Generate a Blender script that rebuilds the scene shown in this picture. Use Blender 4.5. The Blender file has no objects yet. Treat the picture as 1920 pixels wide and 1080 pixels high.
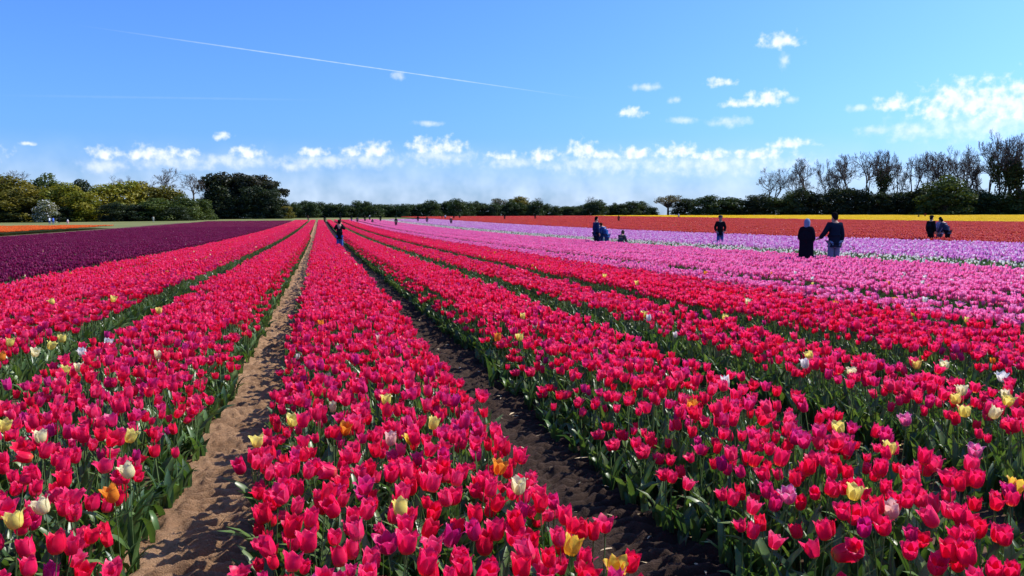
import bpy, math, random
import numpy as np
from mathutils import Matrix, Vector

R = math.radians
random.seed(7)
rng = np.random.default_rng(7)
scene = bpy.context.scene
col = scene.collection

# ------------------------------------------------------------------ camera
F_PX = 1440.0                      # focal length in pixels of a 1920 px wide frame
YAW, PITCH, ROLL = R(14.0), math.atan(134 / F_PX), R(-0.3)
CAM = Vector((0, 0, 1.55))
cam_rot = Matrix.Rotation(-YAW, 3, 'Z') @ Matrix.Rotation(math.pi / 2 - PITCH, 3, 'X') @ Matrix.Rotation(ROLL, 3, 'Z')
cd = bpy.data.cameras.new('camera')
cd.sensor_width = 36
cd.lens = 36 * F_PX / 1920
cd.clip_start, cd.clip_end = 0.05, 20000
cam = bpy.data.objects.new('camera', cd)
cam.matrix_world = Matrix.Translation(CAM) @ cam_rot.to_4x4()
col.objects.link(cam)
scene.camera = cam

# ------------------------------------------------------------------ exposure, world, sun
SUN_AZ, SUN_EL = R(82), R(44)      # azimuth clockwise from +Y, elevation
vs = scene.view_settings
vs.view_transform, vs.look, vs.exposure, vs.gamma = 'Standard', 'None', 0.42, 1.0
scene.cycles.max_bounces = 6
scene.cycles.diffuse_bounces = 3
scene.cycles.glossy_bounces = 2
scene.cycles.transmission_bounces = 4
scene.cycles.use_denoising = True
scene.cycles.sample_clamp_indirect = 4
scene.render.use_persistent_data = False

SKY_STRENGTH = 0.112
w = bpy.data.worlds.new('World')
scene.world = w
w.use_nodes = True
nt = w.node_tree
nt.nodes.clear()
NL = nt.links.new


def wn(kind, **kw):
    n = nt.nodes.new(kind)
    for k, v in kw.items():
        setattr(n, k, v)
    return n


def wmath(op, a, b=None, c=None, clamp=False):
    n = wn('ShaderNodeMath', operation=op, use_clamp=clamp)
    for i, x in enumerate((a, b, c)):
        if x is None:
            continue
        if isinstance(x, (int, float)):
            n.inputs[i].default_value = x
        else:
            NL(x, n.inputs[i])
    return n.outputs[0]


sky = wn('ShaderNodeTexSky', sky_type='NISHITA', sun_disc=False)
sky.sun_elevation, sky.sun_rotation = SUN_EL, SUN_AZ
sky.altitude, sky.air_density, sky.dust_density, sky.ozone_density = 0, 1.0, 1.6, 3.0
tc = wn('ShaderNodeTexCoord')
sep = wn('ShaderNodeSeparateXYZ')
NL(tc.outputs['Generated'], sep.inputs[0])
az_deg = wmath('MULTIPLY', wmath('ARCTAN2', sep.outputs[0], sep.outputs[1]), 180 / math.pi)
el_deg = wmath('MULTIPLY', wmath('ARCSINE', sep.outputs[2]), 180 / math.pi)
comb = wn('ShaderNodeCombineXYZ')
NL(az_deg, comb.inputs[0])
NL(el_deg, comb.inputs[1])
NL(el_deg, comb.inputs[2])
P = comb.outputs[0]


def wnoise(scale, detail, rough, vec):
    n = wn('ShaderNodeTexNoise', noise_dimensions='2D', normalize=True)
    n.inputs['Scale'].default_value = scale
    n.inputs['Detail'].default_value = detail
    n.inputs['Roughness'].default_value = rough
    NL(vec, n.inputs['Vector'])
    return n.outputs['Fac']


def px_dir(px, py):
    """direction (azimuth, elevation in degrees) of a point of the sky given in photo pixels"""
    v = cam_rot @ Vector((px - 960, -(py - 540), -F_PX)).normalized()
    return math.degrees(math.atan2(v.x, v.y)), math.degrees(math.asin(v.z))


# clouds of the sky: (x, y, half width, half height) in photo pixels turned into fixed compass directions
TOPS = [(190, 290, 20, 12), (268, 290, 26, 15), (300, 293, 26, 13), (345, 291, 24, 10), (465, 288, 24, 12), (52, 269, 9, 4), (416, 256, 13, 7),
        (592, 287, 26, 9), (663, 287, 20, 11), (702, 285, 24, 17), (793, 275, 22, 15), (838, 279, 28, 17), (945, 294, 22, 9), (1020, 295, 24, 13), (1090, 284, 24, 17), (1135, 292, 34, 10), (1190, 290, 36, 12),
        (1268, 286, 34, 13), (1330, 293, 40, 10), (1420, 291, 44, 11), (1463, 78, 27, 13), (1350, 156, 21, 8), (1440, 186, 26, 14), (1400, 194, 36, 8), (1184, 211, 18, 10),
        (1485, 270, 30, 9), (1675, 197, 25, 13), (1795, 188, 44, 26), (1760, 212, 28, 14), (1850, 200, 44, 20), (1830, 196, 70, 28), (1905, 200, 70, 36), (1990, 188, 60, 36), (2110, 205, 70, 30), (-70, 285, 44, 14)]
HAZY = [(195, 312, 34, 12), (330, 302, 90, 14), (440, 302, 90, 12), (600, 302, 60, 14), (690, 300, 64, 14), (825, 294, 66, 16), (960, 304, 60, 12), (1130, 306, 130, 18), (1330, 308, 170, 20),
        (1482, 187, 14, 6), (1265, 187, 11, 6), (1210, 163, 24, 7), (1278, 225, 26, 6), (1370, 228, 34, 9), (1470, 114, 10, 12), (1640, 245, 26, 9), (1610, 203, 22, 6), (1706, 245, 36, 16), (1860, 230, 130, 28), (747, 142, 12, 8), (800, 231, 26, 5), (550, 312, 34, 9), (2060, 235, 120, 30)]


def cloud_field(blobs, gx, gy, flat):
    d = None
    for (cx, cy, hw, hh) in blobs:
        a0, e0 = px_dir(cx, cy)
        ra, re = hw / 25.0 * gx, hh / 25.0 * gy
        m = wn('ShaderNodeVectorMath', operation='MULTIPLY_ADD')
        NL(P, m.inputs[0])
        m.inputs[1].default_value = (1 / ra, 1 / re, -flat / re)
        m.inputs[2].default_value = (-a0 / ra, -e0 / re, flat * e0 / re)
        mx_ = wn('ShaderNodeVectorMath', operation='MAXIMUM')
        NL(m.outputs[0], mx_.inputs[0])
        mx_.inputs[1].default_value = (-1e6, -1e6, 0)
        ln = wn('ShaderNodeVectorMath', operation='LENGTH')
        NL(mx_.outputs[0], ln.inputs[0])
        d = ln.outputs['Value'] if d is None else wmath('SMOOTH_MIN', d, ln.outputs['Value'], 0.15)
    return d


def cover_of(d, noise, k, lo, hi, top):
    mr = wn('ShaderNodeMapRange', interpolation_type='SMOOTHSTEP')
    NL(wmath('ADD', d, wmath('MULTIPLY', wmath('SUBTRACT', noise, 0.5), k)), mr.inputs['Value'])
    mr.inputs['From Min'].default_value, mr.inputs['From Max'].default_value = lo, hi
    mr.inputs['To Min'].default_value, mr.inputs['To Max'].default_value = 0.0, top
    return mr.outputs[0]


fine = wnoise(1.6, 4, 0.5, P)
crisp = cover_of(cloud_field(TOPS, 1.35, 1.3, 1.0), fine, 1.8, 1.12, 0.1, 0.78)
soft = cover_of(cloud_field(HAZY, 1.1, 1.1, 0.0), fine, 1.3, 1.25, -0.1, 0.5)
cover = wmath('MAXIMUM', crisp, soft)
# thin veil of far cloud low over the horizon
veil_n = wnoise(0.35, 3, 0.6, P)
ve = wn('ShaderNodeMapRange', interpolation_type='SMOOTHSTEP')
NL(el_deg, ve.inputs['Value'])
ve.inputs['From Min'].default_value, ve.inputs['From Max'].default_value = 6.0, 1.0
veil = wmath('MULTIPLY', ve.outputs[0], wmath('MULTIPLY', veil_n, 0.85), clamp=True)
# contrails: thin great-circle streaks
def trail(p0, p1, halfw, strength, fade):
    a = cam_rot @ Vector((p0[0] - 960, -(p0[1] - 540), -F_PX)).normalized()
    b = cam_rot @ Vector((p1[0] - 960, -(p1[1] - 540), -F_PX)).normalized()
    n = a.cross(b).normalized()
    t = (b - a).normalized()
    dot = wn('ShaderNodeVectorMath', operation='DOT_PRODUCT')
    NL(tc.outputs['Generated'], dot.inputs[0])
    dot.inputs[1].default_value = n
    wid = wmath('ADD', wmath('ABSOLUTE', dot.outputs['Value']), wmath('MULTIPLY', wmath('SUBTRACT', fine, 0.5), halfw * 0.8))
    line = wn('ShaderNodeMapRange', interpolation_type='SMOOTHSTEP')
    NL(wid, line.inputs['Value'])
    line.inputs['From Min'].default_value, line.inputs['From Max'].default_value = halfw, halfw * 0.15
    along = wn('ShaderNodeVectorMath', operation='DOT_PRODUCT')
    NL(tc.outputs['Generated'], along.inputs[0])
    along.inputs[1].default_value = t
    s0, s1 = a.dot(t), b.dot(t)
    e0 = wn('ShaderNodeMapRange', interpolation_type='SMOOTHSTEP')
    NL(along.outputs['Value'], e0.inputs['Value'])
    e0.inputs['From Min'].default_value, e0.inputs['From Max'].default_value = s0, s0 + fade
    e1 = wn('ShaderNodeMapRange', interpolation_type='SMOOTHSTEP')
    NL(along.outputs['Value'], e1.inputs['Value'])
    e1.inputs['From Min'].default_value, e1.inputs['From Max'].default_value = s1, s1 - fade
    return wmath('MULTIPLY', wmath('MULTIPLY', line.outputs[0], strength), wmath('MULTIPLY', e0.outputs[0], e1.outputs[0]))


tr1 = trail((110, 42), (1135, 190), 0.0010, 0.32, 0.25)
tr2 = trail((-60, 178), (640, 188), 0.0018, 0.045, 0.15)
trails = wmath('MAXIMUM', tr1, tr2)
bg_sky = wn('ShaderNodeMixRGB', blend_type='MULTIPLY')
bg_sky.inputs['Fac'].default_value = 1
NL(sky.outputs[0], bg_sky.inputs[1])
bg_sky.inputs[2].default_value = (SKY_STRENGTH * 0.49, SKY_STRENGTH * 0.87, SKY_STRENGTH * 1.6, 1)
mv = wn('ShaderNodeMixRGB')
NL(veil, mv.inputs[0])
NL(bg_sky.outputs[0], mv.inputs[1])
mv.inputs[2].default_value = (0.68, 0.80, 1.0, 1)
shade = wn('ShaderNodeMixRGB')
NL(wmath('MULTIPLY_ADD', fine, -1.6, 1.55, clamp=True), shade.inputs[0])
shade.inputs[1].default_value = (0.50, 0.62, 0.88, 1)
shade.inputs[2].default_value = (0.92, 0.93, 0.97, 1)
mc = wn('ShaderNodeMixRGB')
NL(cover, mc.inputs[0])
NL(mv.outputs[0], mc.inputs[1])
NL(shade.outputs[0], mc.inputs[2])
mt = wn('ShaderNodeMixRGB')
NL(trails, mt.inputs[0])
NL(mc.outputs[0], mt.inputs[1])
mt.inputs[2].default_value = (0.85, 0.93, 1.0, 1)
bgn = wn('ShaderNodeBackground')
NL(mt.outputs[0], bgn.inputs['Color'])
bgn.inputs['Strength'].default_value = 1.0
w.cycles.sampling_method = 'MANUAL'
w.cycles.sample_map_resolution = 512
outw = wn('ShaderNodeOutputWorld')
NL(bgn.outputs[0], outw.inputs[0])

sd = bpy.data.lights.new('sun', 'SUN')
sd.energy, sd.angle, sd.color = 4.8, R(0.53), (1.0, 0.95, 0.87)
sun = bpy.data.objects.new('sun', sd)
sdir = Vector((math.sin(SUN_AZ) * math.cos(SUN_EL), math.cos(SUN_AZ) * math.cos(SUN_EL), math.sin(SUN_EL)))
sun.rotation_euler = sdir.to_track_quat('Z', 'Y').to_euler()
sun.location = (30, 20, 40)
col.objects.link(sun)

# ------------------------------------------------------------------ geometry helpers
_ty = np.array([-400, 0, 20, 40, 60, 90, 120, 160, 200, 250, 300, 350, 420, 6000], float)
_tz = np.array([0, 0, -.16, -.30, -.34, -.27, -.12, .17, .48, .88, 1.22, 1.5, 1.6, 1.6], float)
_fy = np.arange(-400, 6001, 2.0)
_fz = np.convolve(np.pad(np.interp(_fy, _ty, _tz), 10, mode='edge'), np.ones(21) / 21, 'valid')


def zt(x, y):
    x, y = np.asarray(x, float), np.asarray(y, float)
    b = np.interp(y, _fy, _fz)
    g = np.clip((x + 170) / 170, 0, 1)
    g = g * g * (3 - 2 * g)
    k = np.clip((y - 60) / 60, 0, 1)
    return np.where(y > 60, -.34 + (b + .34) * (1 - k * (1 - (0.45 + 0.55 * g))), b)


def cam_xy(px, D):
    """ground position under photo column px at depth D from the camera"""
    xc = (px - 960) / F_PX * D
    zc = D
    return (xc * math.cos(YAW) + zc * math.sin(YAW), zc * math.cos(YAW) - xc * math.sin(YAW))


cam_inv = cam_rot.transposed()


def project(x, y, z):
    v = cam_inv @ (Vector((x, y, z)) - CAM)
    if v.z > -0.01:
        return None
    return 960 + F_PX * v.x / -v.z, 540 - F_PX * v.y / -v.z, -v.z


def project_np(x, y, z):
    d = np.stack([x - CAM.x, y - CAM.y, z - CAM.z], -1) @ np.array(cam_rot)
    dz = np.where(-d[:, 2] > 0.01, -d[:, 2], 0.01)
    return 960 + F_PX * d[:, 0] / dz, 540 - F_PX * d[:, 1] / dz, -d[:, 2]


def unproject(px, py, h):
    """point at height h above the terrain seen at a photo pixel"""
    v = cam_rot @ Vector((px - 960, -(py - 540), -F_PX))
    t = 0.0005
    for _ in range(60):
        p = CAM + v * t
        gap = p.z - (float(zt(p.x, p.y)) + h)
        t += gap / max(-v.z, 1e-4) * 0.9
    p = CAM + v * t
    return p.x, p.y


def make_mesh(name, V, faces, mats=(), midx=None, colr=None, smooth=True):
    """V (n,3); faces: list of arrays (m,k) of the same k per array"""
    me = bpy.data.meshes.new(name)
    V = np.asarray(V, np.float32)
    faces = [np.asarray(f, np.int32) for f in faces if len(f)]
    loops = np.concatenate([f.ravel() for f in faces])
    tot = np.concatenate([np.full(len(f), f.shape[1], np.int32) for f in faces])
    me.vertices.add(len(V))
    me.vertices.foreach_set('co', V.ravel())
    me.loops.add(len(loops))
    me.loops.foreach_set('vertex_index', loops)
    me.polygons.add(len(tot))
    me.polygons.foreach_set('loop_start', np.concatenate([[0], np.cumsum(tot)[:-1]]).astype(np.int32))
    if smooth:
        me.polygons.foreach_set('use_smooth', np.ones(len(tot), bool))
    for m in mats:
        me.materials.append(m)
    if midx is not None:
        me.polygons.foreach_set('material_index', np.asarray(midx, np.int32))
    if colr is not None:
        a = me.attributes.new('pcol', 'FLOAT_COLOR', 'POINT')
        c = np.ones((len(V), 4), np.float32)
        c[:, :3] = colr
        a.data.foreach_set('color', c.ravel())
    me.update(calc_edges=True)
    me.validate()
    return me


def link(name, data, parent=None, loc=(0, 0, 0), rot=(0, 0, 0), scl=(1, 1, 1)):
    o = bpy.data.objects.new(name, data)
    o.location, o.rotation_euler, o.scale = loc, rot, scl
    if parent is not None:
        o.parent = parent
    col.objects.link(o)
    return o


def tag(o, label, cat=None, group=None, kind=None):
    o['label'] = label
    if cat:
        o['category'] = cat
    if group:
        o['group'] = group
    if kind:
        o['kind'] = kind
    return o


class Acc:
    """collects templates (V, [faces], colours, material index) into one mesh"""
    def __init__(self):
        self.V, self.F3, self.F4, self.m3, self.m4, self.C, self.n = [], [], [], [], [], [], 0

    def add(self, V, F, C, m=0):
        V = np.asarray(V, float)
        F = np.asarray(F, int)
        if F.shape[1] == 3:
            self.F3.append(F + self.n)
            self.m3 += [m] * len(F)
        else:
            self.F4.append(F + self.n)
            self.m4 += [m] * len(F)
        self.V.append(V)
        self.C.append(np.broadcast_to(np.asarray(C, float), (len(V), 3)))
        self.n += len(V)

    def mesh(self, name, mats, smooth=True):
        fs, mi = [], []
        if self.F3:
            fs.append(np.concatenate(self.F3))
            mi += self.m3
        if self.F4:
            fs.append(np.concatenate(self.F4))
            mi += self.m4
        return make_mesh(name, np.concatenate(self.V), fs, mats, mi, np.concatenate(self.C), smooth)


def rotz(V, a):
    c, s = math.cos(a), math.sin(a)
    return V @ np.array([[c, s, 0], [-s, c, 0], [0, 0, 1]])


def rotx(V, a):
    c, s = math.cos(a), math.sin(a)
    return V @ np.array([[1, 0, 0], [0, c, s], [0, -s, c]])


def roty(V, a):
    c, s = math.cos(a), math.sin(a)
    return V @ np.array([[c, 0, -s], [0, 1, 0], [s, 0, c]])


def grid_faces(nu, nv):
    f = []
    for j in range(nv):
        for i in range(nu):
            a = j * (nu + 1) + i
            f.append((a, a + 1, a + nu + 2, a + nu + 1))
    return np.array(f)


def vnoise(x, y, seed):
    r = np.random.default_rng(seed).random((256, 256))
    xi, yi = np.floor(x).astype(int), np.floor(y).astype(int)
    fx, fy = x - xi, y - yi
    fx, fy = fx * fx * (3 - 2 * fx), fy * fy * (3 - 2 * fy)
    g = lambda a, b: r[a % 256, b % 256]
    return (g(xi, yi) * (1 - fx) + g(xi + 1, yi) * fx) * (1 - fy) + (g(xi, yi + 1) * (1 - fx) + g(xi + 1, yi + 1) * fx) * fy


def fbm(x, y, seed, octv=4):
    s, a, t = 0, 1.0, 0
    for k in range(octv):
        s = s + a * vnoise(x * 2 ** k, y * 2 ** k, seed + k)
        t += a
        a *= 0.5
    return s / t


# ------------------------------------------------------------------ materials
def new_mat(name):
    m = bpy.data.materials.new(name)
    m.use_nodes = True
    n = m.node_tree
    n.nodes.clear()
    return m, n, n.nodes.new('ShaderNodeOutputMaterial')


def thin_mat(name, transl, gloss, rough, tr_tint=(1, 1, 1), attr='pcol', colour=None, hue_noise=None):
    """leaf or petal: diffuse + light coming through + a soft sheen"""
    m, n, out = new_mat(name)
    L = n.links.new
    if colour is None:
        a = n.nodes.new('ShaderNodeAttribute')
        a.attribute_name = attr
        c = a.outputs['Color']
    else:
        rgb = n.nodes.new('ShaderNodeRGB')
        rgb.outputs[0].default_value = (*colour, 1)
        c = rgb.outputs[0]
    if hue_noise:
        tcn = n.nodes.new('ShaderNodeTexCoord')
        nz = n.nodes.new('ShaderNodeTexNoise')
        nz.inputs['Scale'].default_value = hue_noise[0]
        nz.inputs['Detail'].default_value = 3
        L(tcn.outputs['Object'], nz.inputs['Vector'])
        mrn = n.nodes.new('ShaderNodeMapRange')
        L(nz.outputs['Fac'], mrn.inputs['Value'])
        mrn.inputs['From Min'].default_value, mrn.inputs['From Max'].default_value = 0.3, 0.7
        mrn.inputs['To Min'].default_value, mrn.inputs['To Max'].default_value = hue_noise[1], hue_noise[2]
        mu = n.nodes.new('ShaderNodeVectorMath')
        mu.operation = 'SCALE'
        L(c, mu.inputs[0])
        L(mrn.outputs[0], mu.inputs['Scale'])
        c = mu.outputs[0]
    d = n.nodes.new('ShaderNodeBsdfDiffuse')
    L(c, d.inputs['Color'])
    t = n.nodes.new('ShaderNodeBsdfTranslucent')
    tm = n.nodes.new('ShaderNodeMixRGB')
    tm.blend_type = 'MULTIPLY'
    tm.inputs[0].default_value = 1
    L(c, tm.inputs[1])
    tm.inputs[2].default_value = (*tr_tint, 1)
    L(tm.outputs[0], t.inputs['Color'])
    mx = n.nodes.new('ShaderNodeMixShader')
    mx.inputs[0].default_value = transl
    L(d.outputs[0], mx.inputs[1])
    L(t.outputs[0], mx.inputs[2])
    res = mx.outputs[0]
    if gloss > 0:
        g = n.nodes.new('ShaderNodeBsdfGlossy')
        g.inputs['Roughness'].default_value = rough
        m2 = n.nodes.new('ShaderNodeMixShader')
        m2.inputs[0].default_value = gloss
        L(res, m2.inputs[1])
        L(g.outputs[0], m2.inputs[2])
        res = m2.outputs[0]
    L(res, out.inputs[0])
    return m


def ground_mat(name, ca, cb, scale, bump, rough=0.95, cc=None, fine=40):
    m, n, out = new_mat(name)
    L = n.links.new
    tcn = n.nodes.new('ShaderNodeTexCoord')
    n1 = n.nodes.new('ShaderNodeTexNoise')
    n1.inputs['Scale'].default_value, n1.inputs['Detail'].default_value, n1.inputs['Roughness'].default_value = scale, 6, 0.65
    L(tcn.outputs['Object'], n1.inputs['Vector'])
    n2 = n.nodes.new('ShaderNodeTexNoise')
    n2.inputs['Scale'].default_value, n2.inputs['Detail'].default_value, n2.inputs['Roughness'].default_value = scale * fine, 4, 0.7
    L(tcn.outputs['Object'], n2.inputs['Vector'])
    cr = n.nodes.new('ShaderNodeValToRGB')
    cr.color_ramp.elements[0].position, cr.color_ramp.elements[1].position = 0.32, 0.68
    cr.color_ramp.elements[0].color, cr.color_ramp.elements[1].color = (*ca, 1), (*cb, 1)
    if cc:
        e = cr.color_ramp.elements.new(0.5)
        e.color = (*cc, 1)
    ad = n.nodes.new('ShaderNodeMath')
    ad.operation = 'MULTIPLY_ADD'
    L(n2.outputs['Fac'], ad.inputs[0])
    ad.inputs[1].default_value = 0.45
    sb = n.nodes.new('ShaderNodeMath')
    sb.operation = 'SUBTRACT'
    L(n1.outputs['Fac'], sb.inputs[0])
    sb.inputs[1].default_value = 0.225
    L(sb.outputs[0], ad.inputs[2])
    L(ad.outputs[0], cr.inputs[0])
    p = n.nodes.new('ShaderNodeBsdfPrincipled')
    L(cr.outputs[0], p.inputs['Base Color'])
    p.inputs['Roughness'].default_value = rough
    p.inputs['Specular IOR Level'].default_value = 0.15
    bp = n.nodes.new('ShaderNodeBump')
    bp.inputs['Strength'].default_value = bump
    bp.inputs['Distance'].default_value = 0.02
    L(n2.outputs['Fac'], bp.inputs['Height'])
    L(bp.outputs[0], p.inputs['Normal'])
    L(p.outputs[0], out.inputs[0])
    return m


def plain_mat(name, c, rough=0.8, var=0.25, scale=30):
    m, n, out = new_mat(name)
    L = n.links.new
    p = n.nodes.new('ShaderNodeBsdfPrincipled')
    tcn = n.nodes.new('ShaderNodeTexCoord')
    nz = n.nodes.new('ShaderNodeTexNoise')
    nz.inputs['Scale'].default_value, nz.inputs['Detail'].default_value = scale, 4
    L(tcn.outputs['Object'], nz.inputs['Vector'])
    mx = n.nodes.new('ShaderNodeMixRGB')
    mx.inputs[1].default_value = (*[x * (1 - var) for x in c], 1)
    mx.inputs[2].default_value = (*[min(1, x * (1 + var)) for x in c], 1)
    L(nz.outputs['Fac'], mx.inputs[0])
    L(mx.outputs[0], p.inputs['Base Color'])
    p.inputs['Roughness'].default_value = rough
    p.inputs['Specular IOR Level'].default_value = 0.25
    L(p.outputs[0], out.inputs[0])
    return m


M_PETAL = thin_mat('petal', 0.50, 0.018, 0.42, (1.0, 0.92, 0.92), hue_noise=(60, 0.86, 1.12))
M_LEAF = thin_mat('tulip_leaf', 0.34, 0.035, 0.36, (1.1, 1.15, 0.5), hue_noise=(25, 0.75, 1.25))
M_TREE = thin_mat('tree_leaf', 0.30, 0.02, 0.5, (1.15, 1.1, 0.45))
M_BARK = plain_mat('bark', (0.085, 0.065, 0.05), 0.9, 0.35, 3)
M_SOIL = ground_mat('field_soil', (0.075, 0.045, 0.027), (0.16, 0.095, 0.055), 1.2, 0.5)
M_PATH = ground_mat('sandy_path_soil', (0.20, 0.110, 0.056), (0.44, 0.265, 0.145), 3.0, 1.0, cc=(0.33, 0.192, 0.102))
M_PATH_SHADE = ground_mat('path_soil_painted_shade', (0.034, 0.021, 0.016), (0.072, 0.044, 0.031), 3.0, 0.8, cc=(0.050, 0.031, 0.022))  # path soil with the shade of the tulip bed painted into its colour
M_GRASS = ground_mat('meadow_grass', (0.115, 0.13, 0.035), (0.24, 0.21, 0.075), 0.06, 0.6, fine=30, cc=(0.16, 0.165, 0.05))
M_STRAW = plain_mat('straw', (0.55, 0.42, 0.24), 0.7, 0.3, 60)

# ------------------------------------------------------------------ ground
xs = np.unique(np.concatenate([np.arange(-60, 61, 3.0), np.arange(-400, 401, 20.0), np.geomspace(400, 4000, 14), -np.geomspace(400, 4000, 14)]))
ys = np.unique(np.concatenate([np.arange(-12, 120, 3.0), np.arange(120, 430, 8.0), np.geomspace(430, 5000, 16), np.array([-300, -100, -40, -20])]))
GX, GY = np.meshgrid(xs, ys)
GZ = zt(GX, GY)
V = np.stack([GX.ravel(), GY.ravel(), GZ.ravel()], 1)
Fg = grid_faces(len(xs) - 1, len(ys) - 1)
cxm, cym = V[Fg].mean(1)[:, 0], V[Fg].mean(1)[:, 1]
field = ((cym < 200) & (cxm > -32) & (cxm < 60)) | ((cym < 330) & (cxm > 0) & (cxm < 420)) & ((cym < 215) | (cxm > 60))
gm = make_mesh('ground', V, [Fg], (M_SOIL, M_GRASS), np.where(field, 0, 1))
tag(link('ground', gm), 'wide flat field of brown soil with meadow grass beyond', kind='structure')


def path_strip(name, x0, x1, y0, y1, mat, label, tread, seed):
    """bare soil between beds: fine relief near the camera, coarser further off"""
    nx = int((x1 - x0) / 0.012)
    yy = [y0]
    while yy[-1] < y1:
        yy.append(yy[-1] + max(0.012, 0.0016 * yy[-1] ** 1.35))
    yy = np.array(yy)
    xx = np.linspace(x0, x1, nx + 1)
    X, Y = np.meshgrid(xx, yy)
    s = (X - x0) / (x1 - x0)
    cl = fbm(X * 26, Y * 22, seed + 20, 3)
    h = 0.07 * (fbm(X * 5, Y * 4, seed) - 0.5) + 0.05 * (fbm(X * 16, Y * 12, seed + 9) - 0.5) + 0.05 * np.clip(cl - .52, 0, 1) + 0.012 * (fbm(X * 60, Y * 60, seed + 40, 2) - .5)
    # lug marks pressed by a tyre, slanting across the track
    wander = 0.05 * (vnoise(Y * 0.7, Y * 0 + 3, seed) - 0.5)
    sc = np.clip(1 - np.abs((s - tread[0] - wander) / tread[1]) ** 4, 0, 1)
    ph = (Y + 0.22 * np.abs(X - (x0 + (x1 - x0) * tread[0])) + 0.035 * vnoise(X * 6, Y * 5, seed + 4)) / 0.085
    lug = np.clip(np.sin(ph * 2 * math.pi) * 1.3 + 0.15, -1, 1)
    h += sc * (0.032 * lug * (0.45 + 0.9 * vnoise(X * 4, Y * 3, seed + 31)) - 0.012)
    edge = np.clip(np.minimum(s, 1 - s) / 0.1, 0, 1)
    h = np.where(edge < 1, h * edge - 0.05 * (1 - edge), h) + 0.035
    Z = zt(X, Y) + h
    me = make_mesh(name, np.stack([X.ravel(), Y.ravel(), Z.ravel()], 1), [grid_faces(nx, len(yy) - 1)], (mat,))
    return tag(link(name, me), label, kind='structure')


path_strip('sandy_path', -1.06, -0.16, 1.2, 190, M_PATH, 'sandy brown bare path with tyre lug marks between two red beds', (0.62, 0.36), 11)
path_strip('dark_path', 0.92, 1.98, 1.0, 190, M_PATH_SHADE, 'dark shaded soil path between the two widest red tulip beds', (0.5, 0.30), 51)

# ------------------------------------------------------------------ tulip templates
PV = np.array([0, .10, .30, .55, .80, .93, 1.0])
PR = np.array([.18, .60, .97, 1.02, .95, 1.0, 1.10])
PZ = np.array([0, .025, .22, .52, .80, .93, 1.0])
PW_ = np.array([.45, .95, 1.08, 1.04, .76, .40, .05])


def petal(nu, vs_, H, Rr, open_=0.0, seed=0, wide=1.0):
    r_ = np.random.default_rng(seed)
    V, vv, uu = [], [], []
    wav = r_.uniform(-1, 1, 3) * 0.05
    for v in vs_:
        r = np.interp(v, PV, PR) * Rr * (1 + open_ * v ** 2.2)
        z = np.interp(v, PV, PZ) * H * (1 - 0.25 * open_ * v)
        wd = np.interp(v, PV, PW_) * wide / (1 + open_ * v * v * 0.8)
        for i in range(nu + 1):
            u = -1 + 2 * i / nu
            ph = u * wd
            rr = r * (1 + 0.05 * u * u * v + wav[1] * u * v)
            V.append((rr * math.cos(ph), rr * math.sin(ph), z - 0.05 * H * u * u * v + wav[0] * H * u * v * v))
            vv.append(v)
            uu.append(abs(u))
    return np.array(V), grid_faces(nu, len(vs_) - 1), np.array(vv), np.array(uu)


def petal_colour(vv, uu, main, base, tip, edge_k=0.4):
    main, base, tip = np.array(main), np.array(base), np.array(tip)
    kb = np.clip(1 - vv / 0.16, 0, 1)[:, None]
    ke = (np.clip((uu - 0.55) / 0.45, 0, 1) * np.clip(vv * 1.5 - 0.2, 0, 1) * edge_k)[:, None]
    c = main * (1 - ke) + tip * ke
    return c * (1 - kb) + base * kb


def stem_t(h, bx, by, rad, sides=5, segs=4):
    V, F = [], []
    for j in range(segs + 1):
        t = j / segs
        cx, cy = bx * t * t, by * t * t
        for i in range(sides):
            a = 2 * math.pi * i / sides
            rr = rad * (1.25 - 0.35 * t)
            V.append((cx + rr * math.cos(a), cy + rr * math.sin(a), h * t))
    for j in range(segs):
        for i in range(sides):
            F.append((j * sides + i, j * sides + (i + 1) % sides, (j + 1) * sides + (i + 1) % sides, (j + 1) * sides + i))
    return np.array(V), np.array(F)


def leaf_t(L, W, bend, z0, segs=6, nu=2, twist=0.0, fold=0.35):
    """strap leaf rising from the base and arching outwards along +x"""
    V = []
    x = z = 0.0
    ang = R(82)
    pts = []
    for j in range(segs + 1):
        pts.append((x, z, ang))
        ds = L / segs
        x += math.cos(ang) * ds
        z += math.sin(ang) * ds
        ang -= bend / segs * (0.5 + 1.2 * j / segs)
    for j, (x, z, ang) in enumerate(pts):
        t = j / segs
        wd = W * (0.55 + 0.45 * math.sin(min(1, t / 0.45) * math.pi / 2)) * max(0.03, (1 - t ** 2.6)) 
        for i in range(nu + 1):
            u = -1 + 2 * i / nu
            tw = twist * t
            yy = u * wd / 2 * math.cos(tw)
            up = abs(u) * wd / 2 * fold + u * wd / 2 * math.sin(tw)
            V.append((x - math.sin(ang) * up, yy, z0 + z + math.cos(ang) * up))
    return np.array(V), grid_faces(nu, segs)


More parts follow.
